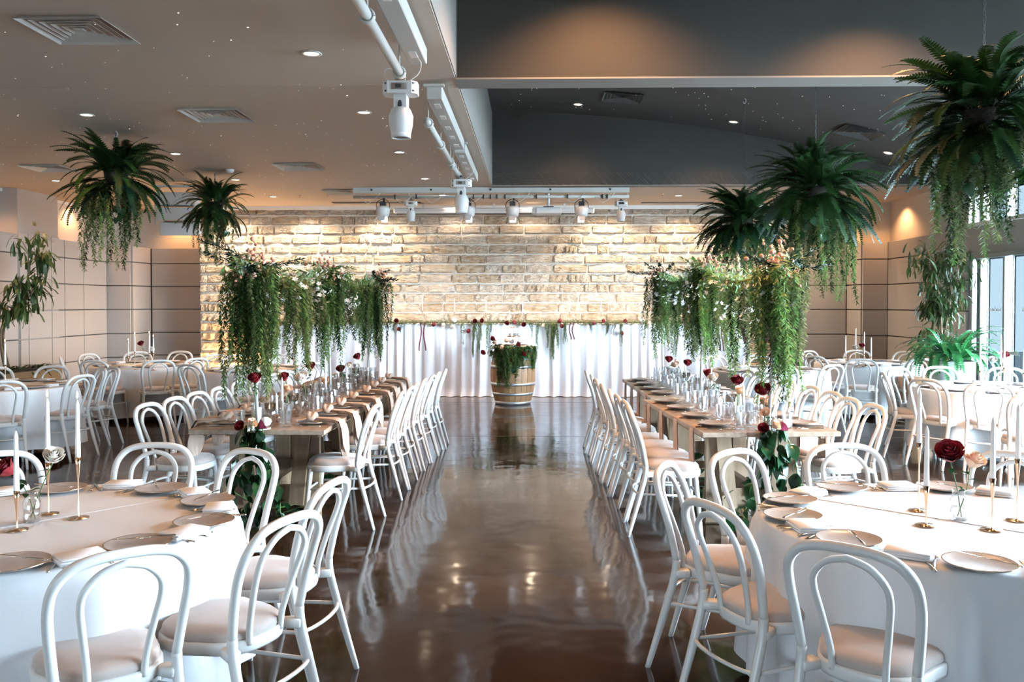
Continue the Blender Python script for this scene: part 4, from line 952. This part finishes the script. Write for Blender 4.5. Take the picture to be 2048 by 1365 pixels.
def garland(side, posts, tops, label, seed):
    r = random.Random(seed); P = []
    for (pxb, y), (pxt, pyt) in zip(posts, tops):
        base = Vector((table_x(side, y), y, .752)); top = GY(pxt, pyt, y); P.append((base, top))
    o = P[0][0]; t = empty('garland_frame', o, label=label, category='garland frame', group='overhead garlands of the long tables')
    for b_, tp in P:
        MB().tube([b_ - o, tp - o], .013, 8).obj('post', 'white_metal', t, smooth=True); MB().lathe([(.001, 0), (.09, 0), (.09, .008), (.001, .008)], 20, c=tuple(b_ - o)).obj('base_plate', 'white_metal', t)
    tops_ = [p[1] - o for p in P]; rail = []
    for i in range(len(tops_) - 1):
        for k in range(8): u = k / 8; q = tops_[i].lerp(tops_[i + 1], u); q.z -= .10 * math.sin(PI * u); rail.append(q)
    rail.append(tops_[-1]); MB().tube(rail, .011, 8).obj('rail', 'bark', t, smooth=True)
    fo = MB(); rl = [rail[0] + Vector((0, -.28, .03))] + rail + [rail[-1] + Vector((0, .2, -.05))]
    n = len(rl)
    for i in range(1500):
        u = r.random() * (n - 1); k = min(int(u), n - 2); c = rl[k].lerp(rl[k + 1], u - k) + Vector([r.gauss(0, .03) for _ in range(3)]); d = Vector([r.gauss(0, 1) for _ in range(3)]).normalized(); l = r.uniform(.04, .09); s = d.orthogonal().normalized() * l * .12
        fo.add([c, c + d * l * .5 + s, c + d * l, c + d * l * .5 - s], [(0, 1, 2, 3)])
    fo.obj('foliage', 'vine_green', t, kind='stuff')
    # dense curtains at the posts, looser ones between
    def hang(c, n_, sp, l0, l1, pick=None):
        for _ in range(n_):
            q = c + Vector((r.gauss(0, sp), r.gauss(0, sp), r.uniform(-.05, .03))); k = r.choice(pick) if pick else r.randrange(8)
            put('strand', STRN[k], t, q, (r.uniform(-.05, .05), r.uniform(-.05, .05), r.uniform(0, 6.28)), (1.05, 1.05, r.uniform(l0, l1)))
    hang(tops_[0], 46, .085, .5, .95); hang(tops_[1], 34, .08, .45, .95, (0, 2, 3, 4, 7)); hang(tops_[2], 30, .08, .4, .95)
    for i, q in enumerate(rail):
        u = i % 8; hang(q, 8, .06, .3, .62 + (.2 if r.random() < .3 else 0))
    for q in tops_:
        put('berry_cluster', BE[r.randrange(2)], t, q + Vector((r.uniform(-.06, .06), 0, .07)), (0, 0, r.random() * 6), 1.3, kind='stuff'); put('berry_cluster', BE[r.randrange(2)], t, q + Vector((r.uniform(-.1, .1), -.1, -.05)), (0, 0, r.random() * 6), 1)
    for k in range(26):
        q = rail[r.randrange(len(rail))]; put('white_blossom', BL[r.randrange(2)], t, q + Vector((r.gauss(0, .05), r.gauss(0, .05), r.uniform(-.28, .10))) + Vector((0, -.06, 0)), (0, 0, r.random() * 6), r.uniform(.7, 1.3), kind='stuff')
    for k in range(16):
        q = tops_[k % 3]; a = r.uniform(-.4, 3.5) ; put('sprig', SPRIG[k % 3], t, q + Vector((0, 0, .02)), (0, r.choice((-1, 1)) * r.uniform(1.4, 2.1), r.uniform(0, 6.28)), r.uniform(.8, 1.1))
    for k in range(4):
        q = rail[r.randrange(len(rail))]; MB().grid(lambda u, v: ((u - .5) * .03 + .02 * math.sin(v * 7), .004 * math.sin(u * 3), -v * .5), 1, 10).obj('ribbon', 'ribbon', t, q)
    return t
def post_y(side, i): return (6.12, 8.30, 10.45)[i]
garland('L', [(0, 6.22), (0, 8.45), (0, 10.5)], [(500, 535), (655, 545), (750, 562)], 'overhead greenery garland on white posts above the left long tables', 51)
garland('R', [(0, 6.22), (0, 8.45), (0, 10.5)], [(1556, 540), (1408, 540), (1322, 556)], 'overhead greenery garland on white posts above the right long tables', 52)
# ---- big leaf vines at the table ends
BIGL = [leafm(.15, .115, 'leaf_gloss', .35, 5, .18), leafm(.12, .10, 'leaf_gloss', .5, 5, .22), leafm(.10, .075, 'fern_green', .3, 5, .2)]
def end_vine(p0, ln, label, seed, lean):
    r = random.Random(seed); t = empty('trailing_vine', p0, label=label, category='plant', group='leafy vines trailing from the table ends')
    stems = []
    for k in range(4):
        x = (k - 1.5) * .05; pts = cat([(x * .3, .10, .035), (x * .8, -.045, .02), (x * 1.5 + r.uniform(-.03, .03), -.06, -.2), (x * 2.2 + lean * .3, -.06, -.42), (x * 2.2 + lean + r.uniform(-.05, .05), -.05, -ln * r.uniform(.75, 1))], 6)
        MB().tube(pts, .004, 5).obj('stem', 'vine_green', t, smooth=True); stems.append(pts)
    for i in range(125):
        pts = stems[i % 4]; u = r.random() ** .9; q = pts[min(len(pts) - 1, int(4 + u * (len(pts) - 4)))]; a = r.uniform(0, 2 * PI)
        if math.sin(a) > .35: a = -a
        put('leaf', r.choice(BIGL), t, q, (r.uniform(-1.5, -.5), r.uniform(-.5, .5), a - PI / 2), r.uniform(.6, .95))
    for k, c in enumerate(('red', 'blush', 'pink', 'white')): put('rose_bloom', ROSE[c][k % 2], t, (-.08 + .055 * k, -.05 - .015 * (k % 2), .02 + .02 * (k % 2)), (1.0, (k - 1.5) * .3, k), 1.05)
    return t
pl = onT('L', 0, .49, 0, .752); pr = onT('R', 0, .50, 0, .752)
end_vine(pl, .70, 'big dark green leaves with orange and red blooms trailing from the left table end', 61, .05)
end_vine(pr, .62, 'glossy dark green leaf vine with pink roses trailing from the right table end', 62, -.02)
for side, x_ in (('L', 'left'), ('R', 'right')):
    r = random.Random(77); t, A, u, v, w = TB[side][0]; c = A + u * w / 2 + v * 1.1
    e_ = empty('floor_vine', (c.x, c.y, 0), label='dark leafy vine lying under the near %s long table' % x_, category='plant')
    MB().tube(cat([(-.3, -.9, .3), (-.1, -.5, .05), (.1, 0, .02), (-.05, .6, .02), (.1, 1.0, .02)], 6), .005, 5).obj('stem', 'vine_green', e_)
    for i in range(60): put('leaf', r.choice(BIGL), e_, (r.gauss(0, .12), r.uniform(-.8, 1.0), .03 + abs(r.gauss(0, .12))), (r.uniform(-.5, .6), r.uniform(-.4, .4), r.uniform(0, 6.28)), r.uniform(.8, 1.2))
# ---- garland on the head table and on the barrel
r = random.Random(9); gt = empty('table_garland', ((bx0 + bx1) / 2, YC - .07, BZ + .02), label='thin green garland with dark red roses along the head table edge', category='garland'); fo = MB(); hw = (bx1 - bx0) / 2
for i in range(4200):
    c = Vector((r.uniform(-hw, hw), r.gauss(0, .015), r.gauss(.0, .016))); d = Vector([r.gauss(0, 1), r.gauss(0, .6), r.gauss(0, .6)]).normalized(); l = r.uniform(.03, .06); s = d.orthogonal().normalized() * l * .14
    fo.add([c, c + d * l * .5 + s, c + d * l, c + d * l * .5 - s], [(0, 1, 2, 3)])
fo.obj('foliage', 'vine_olive', gt, kind='stuff'); MB().tube([(-hw, 0, 0), (hw, 0, 0)], .012, 6).obj('stem', 'bark', gt)
gx = lambda px: GY(px, 645, YC - .07).x - (bx0 + bx1) / 2
for px, n_, l0, l1 in ((560, 6, .2, .4), (925, 2, .3, .45), (951, 5, .5, .62), (960, 3, .2, .5), (972, 2, .3, .55), (983, 2, .3, .4), (1065, 2, .15, .3), (1075, 2, .3, .5), (1092, 3, .3, .45), (1105, 9, .5, .68), (1112, 5, .4, .6), (1130, 4, .3, .55), (1180, 3, .1, .2), (1212, 4, .15, .25), (1225, 2, .2, .3), (1243, 3, .3, .42), (1350, 6, .4, .7), (1460, 6, .3, .6), (805, 3, .15, .25), (790, 2, .1, .22), (640, 3, .2, .4)):
    for _ in range(n_): put('strand', STRN[r.choice((0, 1, 4, 5))], gt, (gx(px) + r.uniform(-.035, .035), -.09 + r.uniform(-.02, .02), 0), (0, 0, r.random() * 6), (.8, .8, r.uniform(l0, l1)))
for px, c, py in ((548, 'red', 643), (556, 'red', 651), (792, 'red', 643), (794, 'red', 660), (871, 'red', 651), (890, 'blush', 652), (900, 'white', 656), (908, 'white', 643), (949, 'red', 644), (967, 'red', 643), (940, 'red', 664), (1012, 'red', 648), (1027, 'red', 647), (1049, 'red', 651), (1083, 'blush', 653), (1122, 'red', 644), (1121, 'red', 654), (1192, 'red', 648), (1211, 'red', 643), (1240, 'red', 668), (1255, 'red', 643), (1285, 'white', 644), (1297, 'blush', 648), (1305, 'white', 655), (1371, 'red', 672), (1390, 'red', 645), (660, 'blush', 650)):
    p = GY(px, py, YC - .12); put('rose_bloom', ROSE[c][0], gt, (p.x - (bx0 + bx1) / 2, -.06, p.z - BZ - .02), (1.3, 0, px), 1.15 if c != 'white' else 1.3)
for px in (595, 608, 842, 851, 1140, 1146, 1436, 1442): MB().grid(lambda u, v: ((u - .5) * .022 + .02 * math.sin(v * 5 + px), -.1, -v * (.3 + .1 * (px % 3))), 1, 10).obj('ribbon', 'ribbon', gt, (gx(px), -.02, 0))
bg_ = empty('barrel_garland', (BXc, BYc, .945), label='greenery and roses draped over the front of the oak barrel', category='garland')
for i in range(60):
    a = -PI / 2 + r.gauss(-.2, .5); rr_ = .29; put('strand', STRN[r.randrange(8)], bg_, (rr_ * math.cos(a) * 1.22, rr_ * math.sin(a) * 1.34, .02), (0, 0, r.random() * 6), (1.2, 1.2, r.uniform(.25, .68) * (1 if abs(a + PI / 2 + .25) < .5 else .6)))
for i in range(9): a = -PI / 2 + .95 + r.uniform(-.1, .35); put('strand', STRN[r.randrange(8)], bg_, (.385 * math.cos(a), .385 * math.sin(a), .02), (0, 0, r.random() * 6), (1, 1, r.uniform(.3, .45)))
for i in range(46): a = -PI / 2 + r.gauss(-.35, .6); q = r.uniform(.2, .41); z_ = -r.random() ** 2 * .42 if q > .36 else r.uniform(0, .06); put('leaf', r.choice(BIGL), bg_, (q * math.cos(a), q * math.sin(a), z_), (r.uniform(-1.4, .2), r.uniform(-.4, .4), a - PI / 2), r.uniform(.6, .95))
for px, py, c in ((981, 681, 'red'), (992, 688, 'blush'), (1015, 684, 'blush'), (1000, 698, 'blush'), (1008, 699, 'red'), (1032, 691, 'red'), (1047, 686, 'white'), (1044, 711, 'red'), (1019, 723, 'red'), (962, 709, 'red'), (1024, 686, 'white')):
    p = GY(px, py, BYc - .36); put('rose_bloom', ROSE[c][1], bg_, (p.x - BXc, -.36 if abs(p.x - BXc) < .25 else -.2, p.z - .945), (1.1, 0, px), 1.25)
# ---- trees
TL = [leafm(.20, .036, 'leaf_tree', .5, 5, .1), leafm(.16, .030, 'leaf_tree', .35, 5, .1)]; TLB = leafm(.17, .034, None, .45, 3, .1)
def tree(loc, h, label, seed, trunks, spread, nleaf, zmin, sc=1.0, bias=(0, 0), extra=0):
    r = random.Random(seed); t = empty('potted_tree', loc, label=label, category='tree')
    tips = []
    for k in range(trunks):
        a = r.uniform(0, 6.28); tp = Vector((bias[0] + .12 * math.cos(a), bias[1] + .12 * math.sin(a), h * r.uniform(.85, 1))); pts = cat([(.05 * math.cos(a), .05 * math.sin(a), .0), (.1 * math.cos(a + 1), .1 * math.sin(a + 1), h * .35), tp * .7 + Vector((.06, 0, 0)), tp], 6)
        MB().tube(pts, [.022 * (1 - .75 * i / (len(pts) - 1)) for i in range(len(pts))], 6).obj('trunk', 'bark', t, smooth=True)
        for j in range(9):
            q = pts[r.randrange(int(len(pts) * .4), len(pts))]; b = r.uniform(0, 6.28); e_ = q + Vector((math.cos(b) * spread * r.uniform(.4, 1), math.sin(b) * spread * r.uniform(.4, 1), r.uniform(-.1, .35)))
            if e_.z < zmin: e_.z = zmin
            bp = cat([q, q.lerp(e_, .5) + Vector((0, 0, .08)), e_], 4); MB().tube(bp, [.007, .006, .006, .005, .005, .004, .004, .003, .002][:len(bp)], 4).obj('branch', 'bark', t, smooth=True); tips += bp[2:]
    for i in range(nleaf):
        q = tips[r.randrange(len(tips))] + Vector([r.gauss(0, .04) for _ in range(3)]); put('leaf', TL[i % 2], t, q, (r.uniform(-1.25, .25), 0, r.uniform(0, 6.28)), sc * r.uniform(.75, 1.15))
    if extra:
        b = MB()
        for i in range(extra):
            q = tips[r.randrange(len(tips))] + Vector([r.gauss(0, .06) for _ in range(3)]); b.M = Matrix.Translation(q) @ Matrix.Rotation(r.uniform(0, 6.28), 4, 'Z') @ Matrix.Rotation(r.uniform(-1.3, .2), 4, 'X') @ Matrix.Scale(sc * r.uniform(.7, 1.1), 4); b.add(TLB.v, TLB.f)
        b.obj('foliage', 'leaf_tree', t, kind='stuff')
    return t
pR = GX(1885, 700, 5.75); pR.y = 12.4; pR.x = GY(1878, 600, 12.4).x
tree((pR.x, pR.y, .3), 2.05, 'tall leafy fig tree in the right corner beside the window doors', 71, 5, .38, 300, .55, 1.0, (0, 0), 700)
MB().lathe([(.16, 0), (.20, .02), (.24, .42), (.22, .42), (.20, .30), (.001, .30)], 24).obj('planter', 'trough_dark', None, (pR.x, pR.y, 0), smooth=True, label='dark round planter of the tall fig tree behind the potted fern', category='planter')
pF = GY(1905, 700, 11.35)
pot = empty('fern_planter', (pF.x, pF.y, 0), label='tall grey conical planter holding a big green fern by the windows', category='planter'); MB().lathe([(.14, 0), (.16, .02), (.27, .92), (.245, .92), (.23, .86), (.001, .86)], 28).obj('pot', 'pot_grey', pot, smooth=True)
mat('fern_bright', (.03, .17, .045), .35, noise=.5, nscale=6, leafy=.4)
FB = [frond_mesh(random.Random(70 + i), .60, (1.1, .6, .5)[i], (.7, 1.2, 1.6)[i], .052, 'fern_bright') for i in range(3)]
fp = empty('potted_fern', (pF.x, pF.y, .86), label='big bright green fern growing from the grey planter at right', category='plant'); r = random.Random(72)
for i in range(95): a = r.uniform(0, 6.28); u = i / 95; put('frond', FB[0 if u < .25 else 1 if u < .6 else 2], fp, (.08 * math.cos(a), .08 * math.sin(a), .04 + .05 * u), (r.uniform(-.2, .2), r.uniform(-.4, .1), a), r.uniform(1.05, 1.35))
for k, l in enumerate(('dark brown tall planter left of the potted fern',)): MB().lathe([(.13, 0), (.15, .02), (.24, .62), (.21, .62), (.001, .58)], 24).obj('planter', 'oak', None, (GY(1836, 700, 12.3).x, 12.35, 0), smooth=True, label=l, category='planter')
tx = GY(40, 740, 12.9)
tb = empty('trough_planter', (-7.62, 12.9, 0), label='long dark trough planter against the left panelled wall', category='planter')
MB().box((0, 0, .33), (.42, 1.5, .66), b=.01).obj('trough', 'trough_dark', tb); MB().box((0, 0, .655), (.38, 1.44, .03)).obj('soil', 'basket', tb)
tree((-7.72, 12.75, .6), 1.95, 'slender long-leaved tree at the left edge in the dark trough', 73, 2, .36, 240, 1.0, 1.35, (.42, 0), 160)
fp = empty('trough_fern', (-7.5, 12.9, .66), label='low fine fern spilling over the dark trough planter', category='plant')
for i in range(40): a = r.uniform(0, 6.28); put('frond', r.choice(FR_OUT + FR_DN), fp, (r.uniform(-.1, .1), r.uniform(-.6, .6), .02), (0, 0, a), r.uniform(.35, .6))
fp = empty('floor_fern', (-7.15, 12.45, .0), label='dark spiky plant in front of the trough planter', category='plant')
for i in range(26): a = r.uniform(0, 6.28); put('frond', r.choice(FR_UP), fp, (0, 0, .05), (0, -.2, a), r.uniform(.5, .8))
# ================================================================ CEILING FIXTURES
def vent(px, py, w, label, group='square ceiling air diffusers', flip=False):
    p = GZ(px, py, ZC) if not flip else on_vault(px, py); z = ZC if not flip else vz(p.x) - .004
    t = empty('ceiling_vent', (p.x, p.y, z), label=label, category='vent', group=group)
    if flip: t.rotation_euler = (0, math.atan(2 * .0229 * (p.x - XS)), 0)
    MB().box((0, 0, .004), (w * .9, w * .9, .004)).obj('backing', 'dark_plastic', t)
    for k in range(6):
        s = w * (1 - .17 * k - (.03 if k else 0)); q = s / 2; th = .018 if k else .030; dz = -.011 if k else -.022; b = MB(); m = 'ceiling_vent_paint'
        o_ = [(-q, -q), (q, -q), (q, q), (-q, q)]; q2 = q - th; i_ = [(-q2, -q2), (q2, -q2), (q2, q2), (-q2, q2)]
        b.add([(x, y, dz + .0) for x, y in o_] + [(x, y, .0) for x, y in i_] + [(x, y, dz - .003) for x, y in o_] + [(x, y, -.003) for x, y in i_], [(i, (i + 1) % 4, 4 + (i + 1) % 4, 4 + i) for i in range(4)] + [(8 + i, 12 + i, 12 + (i + 1) % 4, 8 + (i + 1) % 4) for i in range(4)] + [(i, 8 + i, 8 + (i + 1) % 4, (i + 1) % 4) for i in range(4)])
        b.obj('frame' if k == 0 else 'louvre', ('vent_dark' if flip else 'ceiling_vent_paint') if k else ('vent_dark' if flip else 'ceiling_vent_paint'), t)
    MB().box((0, 0, -.01), (w * .10, w * .10, .01)).obj('centre_plate', 'vent_dark' if flip else 'ceiling_vent_paint', t)
for a in ((160, 57, .57, 'large square air diffuser at the top left corner'), (435, 228, .57, 'square air diffuser right of the first left fern'), (597, 332, .57, 'square air diffuser left of the small downlight, mid ceiling'), (100, 335, .57, 'square air diffuser half hidden left of the large fern'), (685, 383, .57, 'far square diffuser beside the lighting rig')): vent(*a)
vent(1245, 193, .55, 'dark square diffuser on the vault near the beam', flip=True); vent(1717, 263, .55, 'dark square diffuser on the vault between the right ferns', flip=True)
# smoke detector and small ceiling bits
for px, py, l in ((460, 339, 'white smoke detector above the smaller left fern'), ):
    p = GZ(px, py, ZC); t = empty('smoke_detector', (p.x, p.y, ZC), math.pi, label=l, category='detector'); MB().lathe([(.055, 0), (.055, -.02), (.04, -.045), (.001, -.05)], 20).obj('body', 'light_housing', t, smooth=True)
for px, py, l in ((600, 391, 'left'), (655, 391, 'middle'), (1325, 388, 'right')):
    p = GZ(px, py, ZC); t = empty('sprinkler_head', (p.x, p.y, ZC), label='tiny brass sprinkler head near the stone wall, the %s one of three' % l, category='sprinkler', group='ceiling sprinkler heads'); MB().lathe([(.03, 0), (.03, -.004), (.006, -.006), (.006, -.035), (.018, -.037), (.018, -.04), (.001, -.041)], 12).obj('nozzle', 'gold', t)
# ---- lighting pipes over the aisle
def pipe_run(xp, y0, y1, label, n):
    t = empty('lighting_pipe', (xp, y0, 3.24), label=label, category='pipe'); MB().tube([(0, 0, 0), (0, y1 - y0, 0)], .030, 12).obj('pipe', 'white_metal', t, smooth=True)
    for i in range(n):
        y = .12 + (y1 - y0 - .24) * i / max(1, n - 1); MB().tube([(.036 * math.cos(a), y, .036 * math.sin(a)) for a in [k * PI / 6 for k in range(13)]], .012, 6, cap=False, flat=2).obj('clamp', 'white_metal', t, smooth=True)
        MB().tube([(0, y, .03), (0, y, .255)], .006, 5).obj('hanger', 'white_metal', t)
    return t
def channel(xc, y0, y1, label):
    t = empty('cable_channel', (xc, y0, 3.41), label=label, category='channel'); MB().box((0, (y1 - y0) / 2, 0), (.13, y1 - y0, .11), b=.006).obj('housing', 'white_metal', t)
    for i in range(5): MB().box((0, .25 + i * (y1 - y0 - .5) / 4, -.058), (.05, .14, .006)).obj('socket', 'light_housing', t)
    MB().box((0, -.02, .05), (.17, .05, .02)).obj('bracket', 'white_metal', t)
XP = GZ(770, 95, 3.24).x
pipe_run(XP, 1.2, 6.15, 'white lighting pipe nearest the camera over the aisle', 5); pipe_run(XP, 7.6, 9.95, 'second white lighting pipe behind the first moving head', 3); pipe_run(XP, 10.0, 11.0, 'short third white lighting pipe above the second moving head', 2)
channel(XP + .10, 1.2, 6.25, 'long white socket channel nearest the camera'); channel(XP + .10, 7.3, 9.7, 'white socket channel in the middle of the ceiling'); channel(XP + .10, 9.9, 12.2, 'white socket channel near the far rig')
def moving_head(loc, label, sc=1.0, turn=0):
    t = empty('moving_head_light', loc, turn, label=label, category='stage light', group='white moving head stage lights'); t.scale = (sc,) * 3
    MB().tube([(0, 0, 0), (0, 0, -.07)], .02, 8).obj('clamp', 'chain', t); MB().box((0, 0, -.045), (.10, .06, .03), b=.006).obj('bracket', 'steel', t)
    MB().extr([(-.15, -.055), (-.105, -.10), (.105, -.10), (.15, -.055), (.15, .055), (.105, .10), (-.105, .10), (-.15, .055)], -.175, -.07).obj('base_housing', 'light_housing', t)
    MB().box((0, -.102, -.118), (.13, .008, .055)).obj('display_frame', 'steel', t); MB().box((-.01, -.107, -.118), (.05, .004, .032)).obj('display', 'dark_plastic', t)
    for s in (-1, 1):
        for z in (-.09, -.155): MB().box((s * .118, -.088, z), (.018, .012, .014), s * .8).obj('corner_bumper', 'dark_plastic', t)
    MB().box((0, 0, -.19), (.12, .12, .03), b=.01).obj('yoke_base', 'light_housing', t)
    MB().extr([(-.055, -.06), (.055, -.06), (.062, .06), (-.062, .06)], -.36, -.19).obj('yoke', 'light_housing', t)
    MB().blob((0, -.062, -.27), (.02, .012, .045), 10, 6).obj('yoke_cap', 'dark_plastic', t)
    MB().lathe([(.05, -.26), (.085, -.30), (.108, -.36), (.104, -.43), (.082, -.53), (.076, -.535), (.07, -.525), (.001, -.52)], 20).obj('head', 'light_housing', t, smooth=True)
    MB().lathe([(.083, -.505), (.088, -.51), (.086, -.545), (.076, -.545), (.076, -.52)], 20, cap=False).obj('lens_ring', 'light_housing', t, smooth=True); MB().lathe([(.001, -.538), (.074, -.532)], 18, cap=False).obj('lens', 'dark_plastic', t)
    MB().tube(cat([(.05, .02, -.06), (.15, .03, .02), (.17, .02, .12), (.10, 0, .17)], 5), .004, 5).obj('cable', 'cable', t, smooth=True)
    MB().tube(cat([(-.06, .02, -.06), (-.14, .02, -.02), (-.13, .02, .06), (-.02, 0, .05)], 5), .004, 5).obj('cable', 'cable', t, smooth=True)
    return t
moving_head((XP, 6.10, 3.24), 'white moving head light hanging nearest over the aisle', .80)
moving_head((XP + .04, 10.85, 3.24), 'white moving head light hanging from the farther pipe', .86)
# ---- cross rig before the stone wall
YR = 13.96
x0, x1 = GY(707, 385, YR).x, GY(1258, 385, YR).x
rg = empty('lighting_rig', ((x0 + x1) / 2, YR, 3.2), label='wide white lighting rig bar before the stone wall', category='lighting rig'); hw = (x1 - x0) / 2
MB().box((0, 0, GY(980, 380, YR).z - 3.2), (2 * hw, .10, .10), b=.004).obj('upper_channel', 'white_metal', rg)
zb = GY(980, 394, YR).z - 3.2; MB().tube([(-hw, 0, zb), (hw, 0, zb)], .026, 10).obj('lower_bar', 'white_metal', rg, smooth=True)
for i in range(6): MB().tube([(-hw + .02 + i * (2 * hw - .04) / 5, 0, zb), (-hw + .02 + i * (2 * hw - .04) / 5, 0, zb + .15)], .006, 5).obj('hanger', 'white_metal', rg)
for px in (790, 833, 947, 967, 981, 994, 1010, 1073, 1135, 1205, 1214): MB().box((GY(px, 394, YR).x - (x0 + x1) / 2, -.02, zb), (.02, .05, .07)).obj('clamp', 'chain', rg)
for a in ((722, 0), (790, 0), (850, 0), (930, 0), (1020, 0), (1130, 0), (1190, 0)):
    xx = GY(a[0], 394, YR).x - (x0 + x1) / 2; MB().tube(cat([(xx, -.03, zb), (xx + .12, -.05, zb - .10), (xx + .28, -.03, zb + .02), (xx + .36, -.03, zb + .12)], 5), .004, 5).obj('cable', 'cable', rg, smooth=True)
for i in range(5): MB().blob((-hw + .3 + i * (2 * hw - .6) / 4, -.055, zb + .11), .018, 8, 6).obj('socket', 'dark_plastic', rg)
for px, l in ((822, 'white moving head light on the left part of the far rig'), (1242, 'white moving head light at the right end of the far rig')):
    moving_head((GY(px, 400, YR).x, YR, GY(px, 398, YR).z), l, .66)
def par_can(loc, label, rz=0):
    t = empty('par_can', loc, rz, label=label, category='stage light', group='white par cans on the far rig')
    MB().tube(cat([(-.10, 0, -.20), (-.10, 0, -.08), (0, 0, -.02), (.10, 0, -.08), (.10, 0, -.20)], 5), .006, 5).obj('yoke', 'chain', t)
    MB().box((0, 0, -.10), (.09, .09, .08)).obj('ballast', 'dark_plastic', t); MB().box((.02, -.03, -.04), (.03, .03, .06)).obj('hook_clamp', 'chain', t)
    MB().lathe([(.05, -.13), (.105, -.15), (.115, -.18), (.10, -.26), (.085, -.30), (.075, -.30), (.08, -.2), (.001, -.19)], 20).obj('can', 'light_housing', t, smooth=True)
    for a in (0, PI, PI / 2, -PI / 2):
        b = MB(); b.M = Matrix.Rotation(a, 4, 'Z'); b.add([(.085, -.055, -.30), (.085, .055, -.30), (.15, .045, -.375), (.15, -.045, -.375), (.087, -.055, -.298), (.087, .055, -.298), (.152, .045, -.373), (.152, -.045, -.373)], [(0, 1, 2, 3), (7, 6, 5, 4), (0, 4, 5, 1), (2, 6, 7, 3)]); b.obj('barn_door', 'light_housing', t)
    return t
for px, l in ((766, 'leftmost white par can on the far rig'), (937, 'second white par can with open barn doors'), (1025, 'third white par can, left of the projector'), (1163, 'white par can right of the projector')): spot(par_can((GY(px, 395, YR).x, YR, GY(px, 396, YR).z), l), (0, .02, -.31), 42, 2.1, .8, (.75, 0, 0), (.80, .88, 1))  # cool beams added in the cans to brighten the drape
pp = GY(1097, 423, YR + .12)
t = empty('projector', (pp.x, pp.y, pp.z), label='white ceiling projector hanging right of the third par can', category='projector')
MB().box((0, 0, 0), (.41, .30, .105), b=.014).obj('body', 'light_housing', t); MB().box((-.235, -.02, 0), (.07, .22, .10), b=.008).obj('side_vent', 'cable', t); MB().box((0, -.152, .005), (.045, .002, .012)).obj('badge', 'cable', t)
MB().tube([(0, .05, .05), (0, .05, ZC - pp.z)], .022, 8).obj('mount_pole', 'light_housing', t); MB().box((0, .03, .065), (.16, .1, .03)).obj('mount_plate', 'dark_plastic', t)
for s in (-1, 1): MB().tube(cat([(0, .05, .22), (s * .04, .05, .28), (s * .05, .05, .38)], 4), .006, 5).obj('cable', 'dark_plastic', t)
# projection screen cassette, linear slot and slim cornice in front of the stone wall
xa, xb = GY(826, 422, 16.1).x, GY(1150, 422, 16.1).x
t = empty('screen_cassette', ((xa + xb) / 2, 16.1, GY(980, 422, 16.1).z), label='long white projection screen housing under the ceiling by the stone wall', category='screen'); MB().box((0, 0, 0), (xb - xa + .7, .14, .10), b=.02).obj('housing', 'light_housing', t); MB().box((0, -.02, -.055), (xb - xa + .6, .03, .015)).obj('slot', 'dark_plastic', t); zz = t.location.z
for s in (-1, 0, 1): MB().box((s * 1.3, .03, (ZC - zz - .008) / 2), (.04, .03, ZC - zz - .008)).obj('bracket', 'light_housing', t)
xa, xb = GZ(665, 405, ZC).x, GZ(842, 405, ZC).x
t = MB().box(((xa + xb) / 2, GZ(750, 405, ZC).y, ZC - .006), (xb - xa, .16, .012)).obj('linear_grille', 'dark_plastic', label='long dark linear ceiling slot left of the projection screen', category='vent')
t = MB().box((GY(1355, 405, 16).x, GZ(1355, 405, ZC).y, ZC - .006), (1.3, .12, .012)).obj('linear_grille', 'dark_plastic', label='dark linear ceiling slot left of the right ferns', category='vent')
# ---- line array speaker
p = GY(355, 425, 13.2); t = empty('line_array_speaker', p, math.radians(4), label='grey three-box speaker array hanging behind the smaller left fern', category='speaker')
for i in range(3): MB().box((.02 * i, .02 * i ** 1.5, .215 - .215 * i - .02), (.60 - .012 * i, .25, .195), rx=.10 * i, b=.012).obj('cabinet', 'speaker_paint', t)
for s in (-1, 1): MB().tube([(s * .26, 0, .29), (s * .26, 0, .40)], .012, 6).obj('bracket', 'white_metal', t); MB().box((s * .29, -.12, .0), (.02, .02, .4)).obj('side_rail', 'white_metal', t)
MB().box((0, 0, .395), (.64, .05, .03)).obj('fly_bar', 'white_metal', t); MB().tube([(-.2, 0, .40), (-.2, 0, 3.5 - p.z)], .008, 6).obj('cable', 'white_metal', t); MB().tube([(.2, 0, .40), (.2, 0, 3.5 - p.z)], .008, 6).obj('cable', 'white_metal', t)
# prototypes that were never placed would sit at the origin: nothing left behind
S.view_layers[0].update()
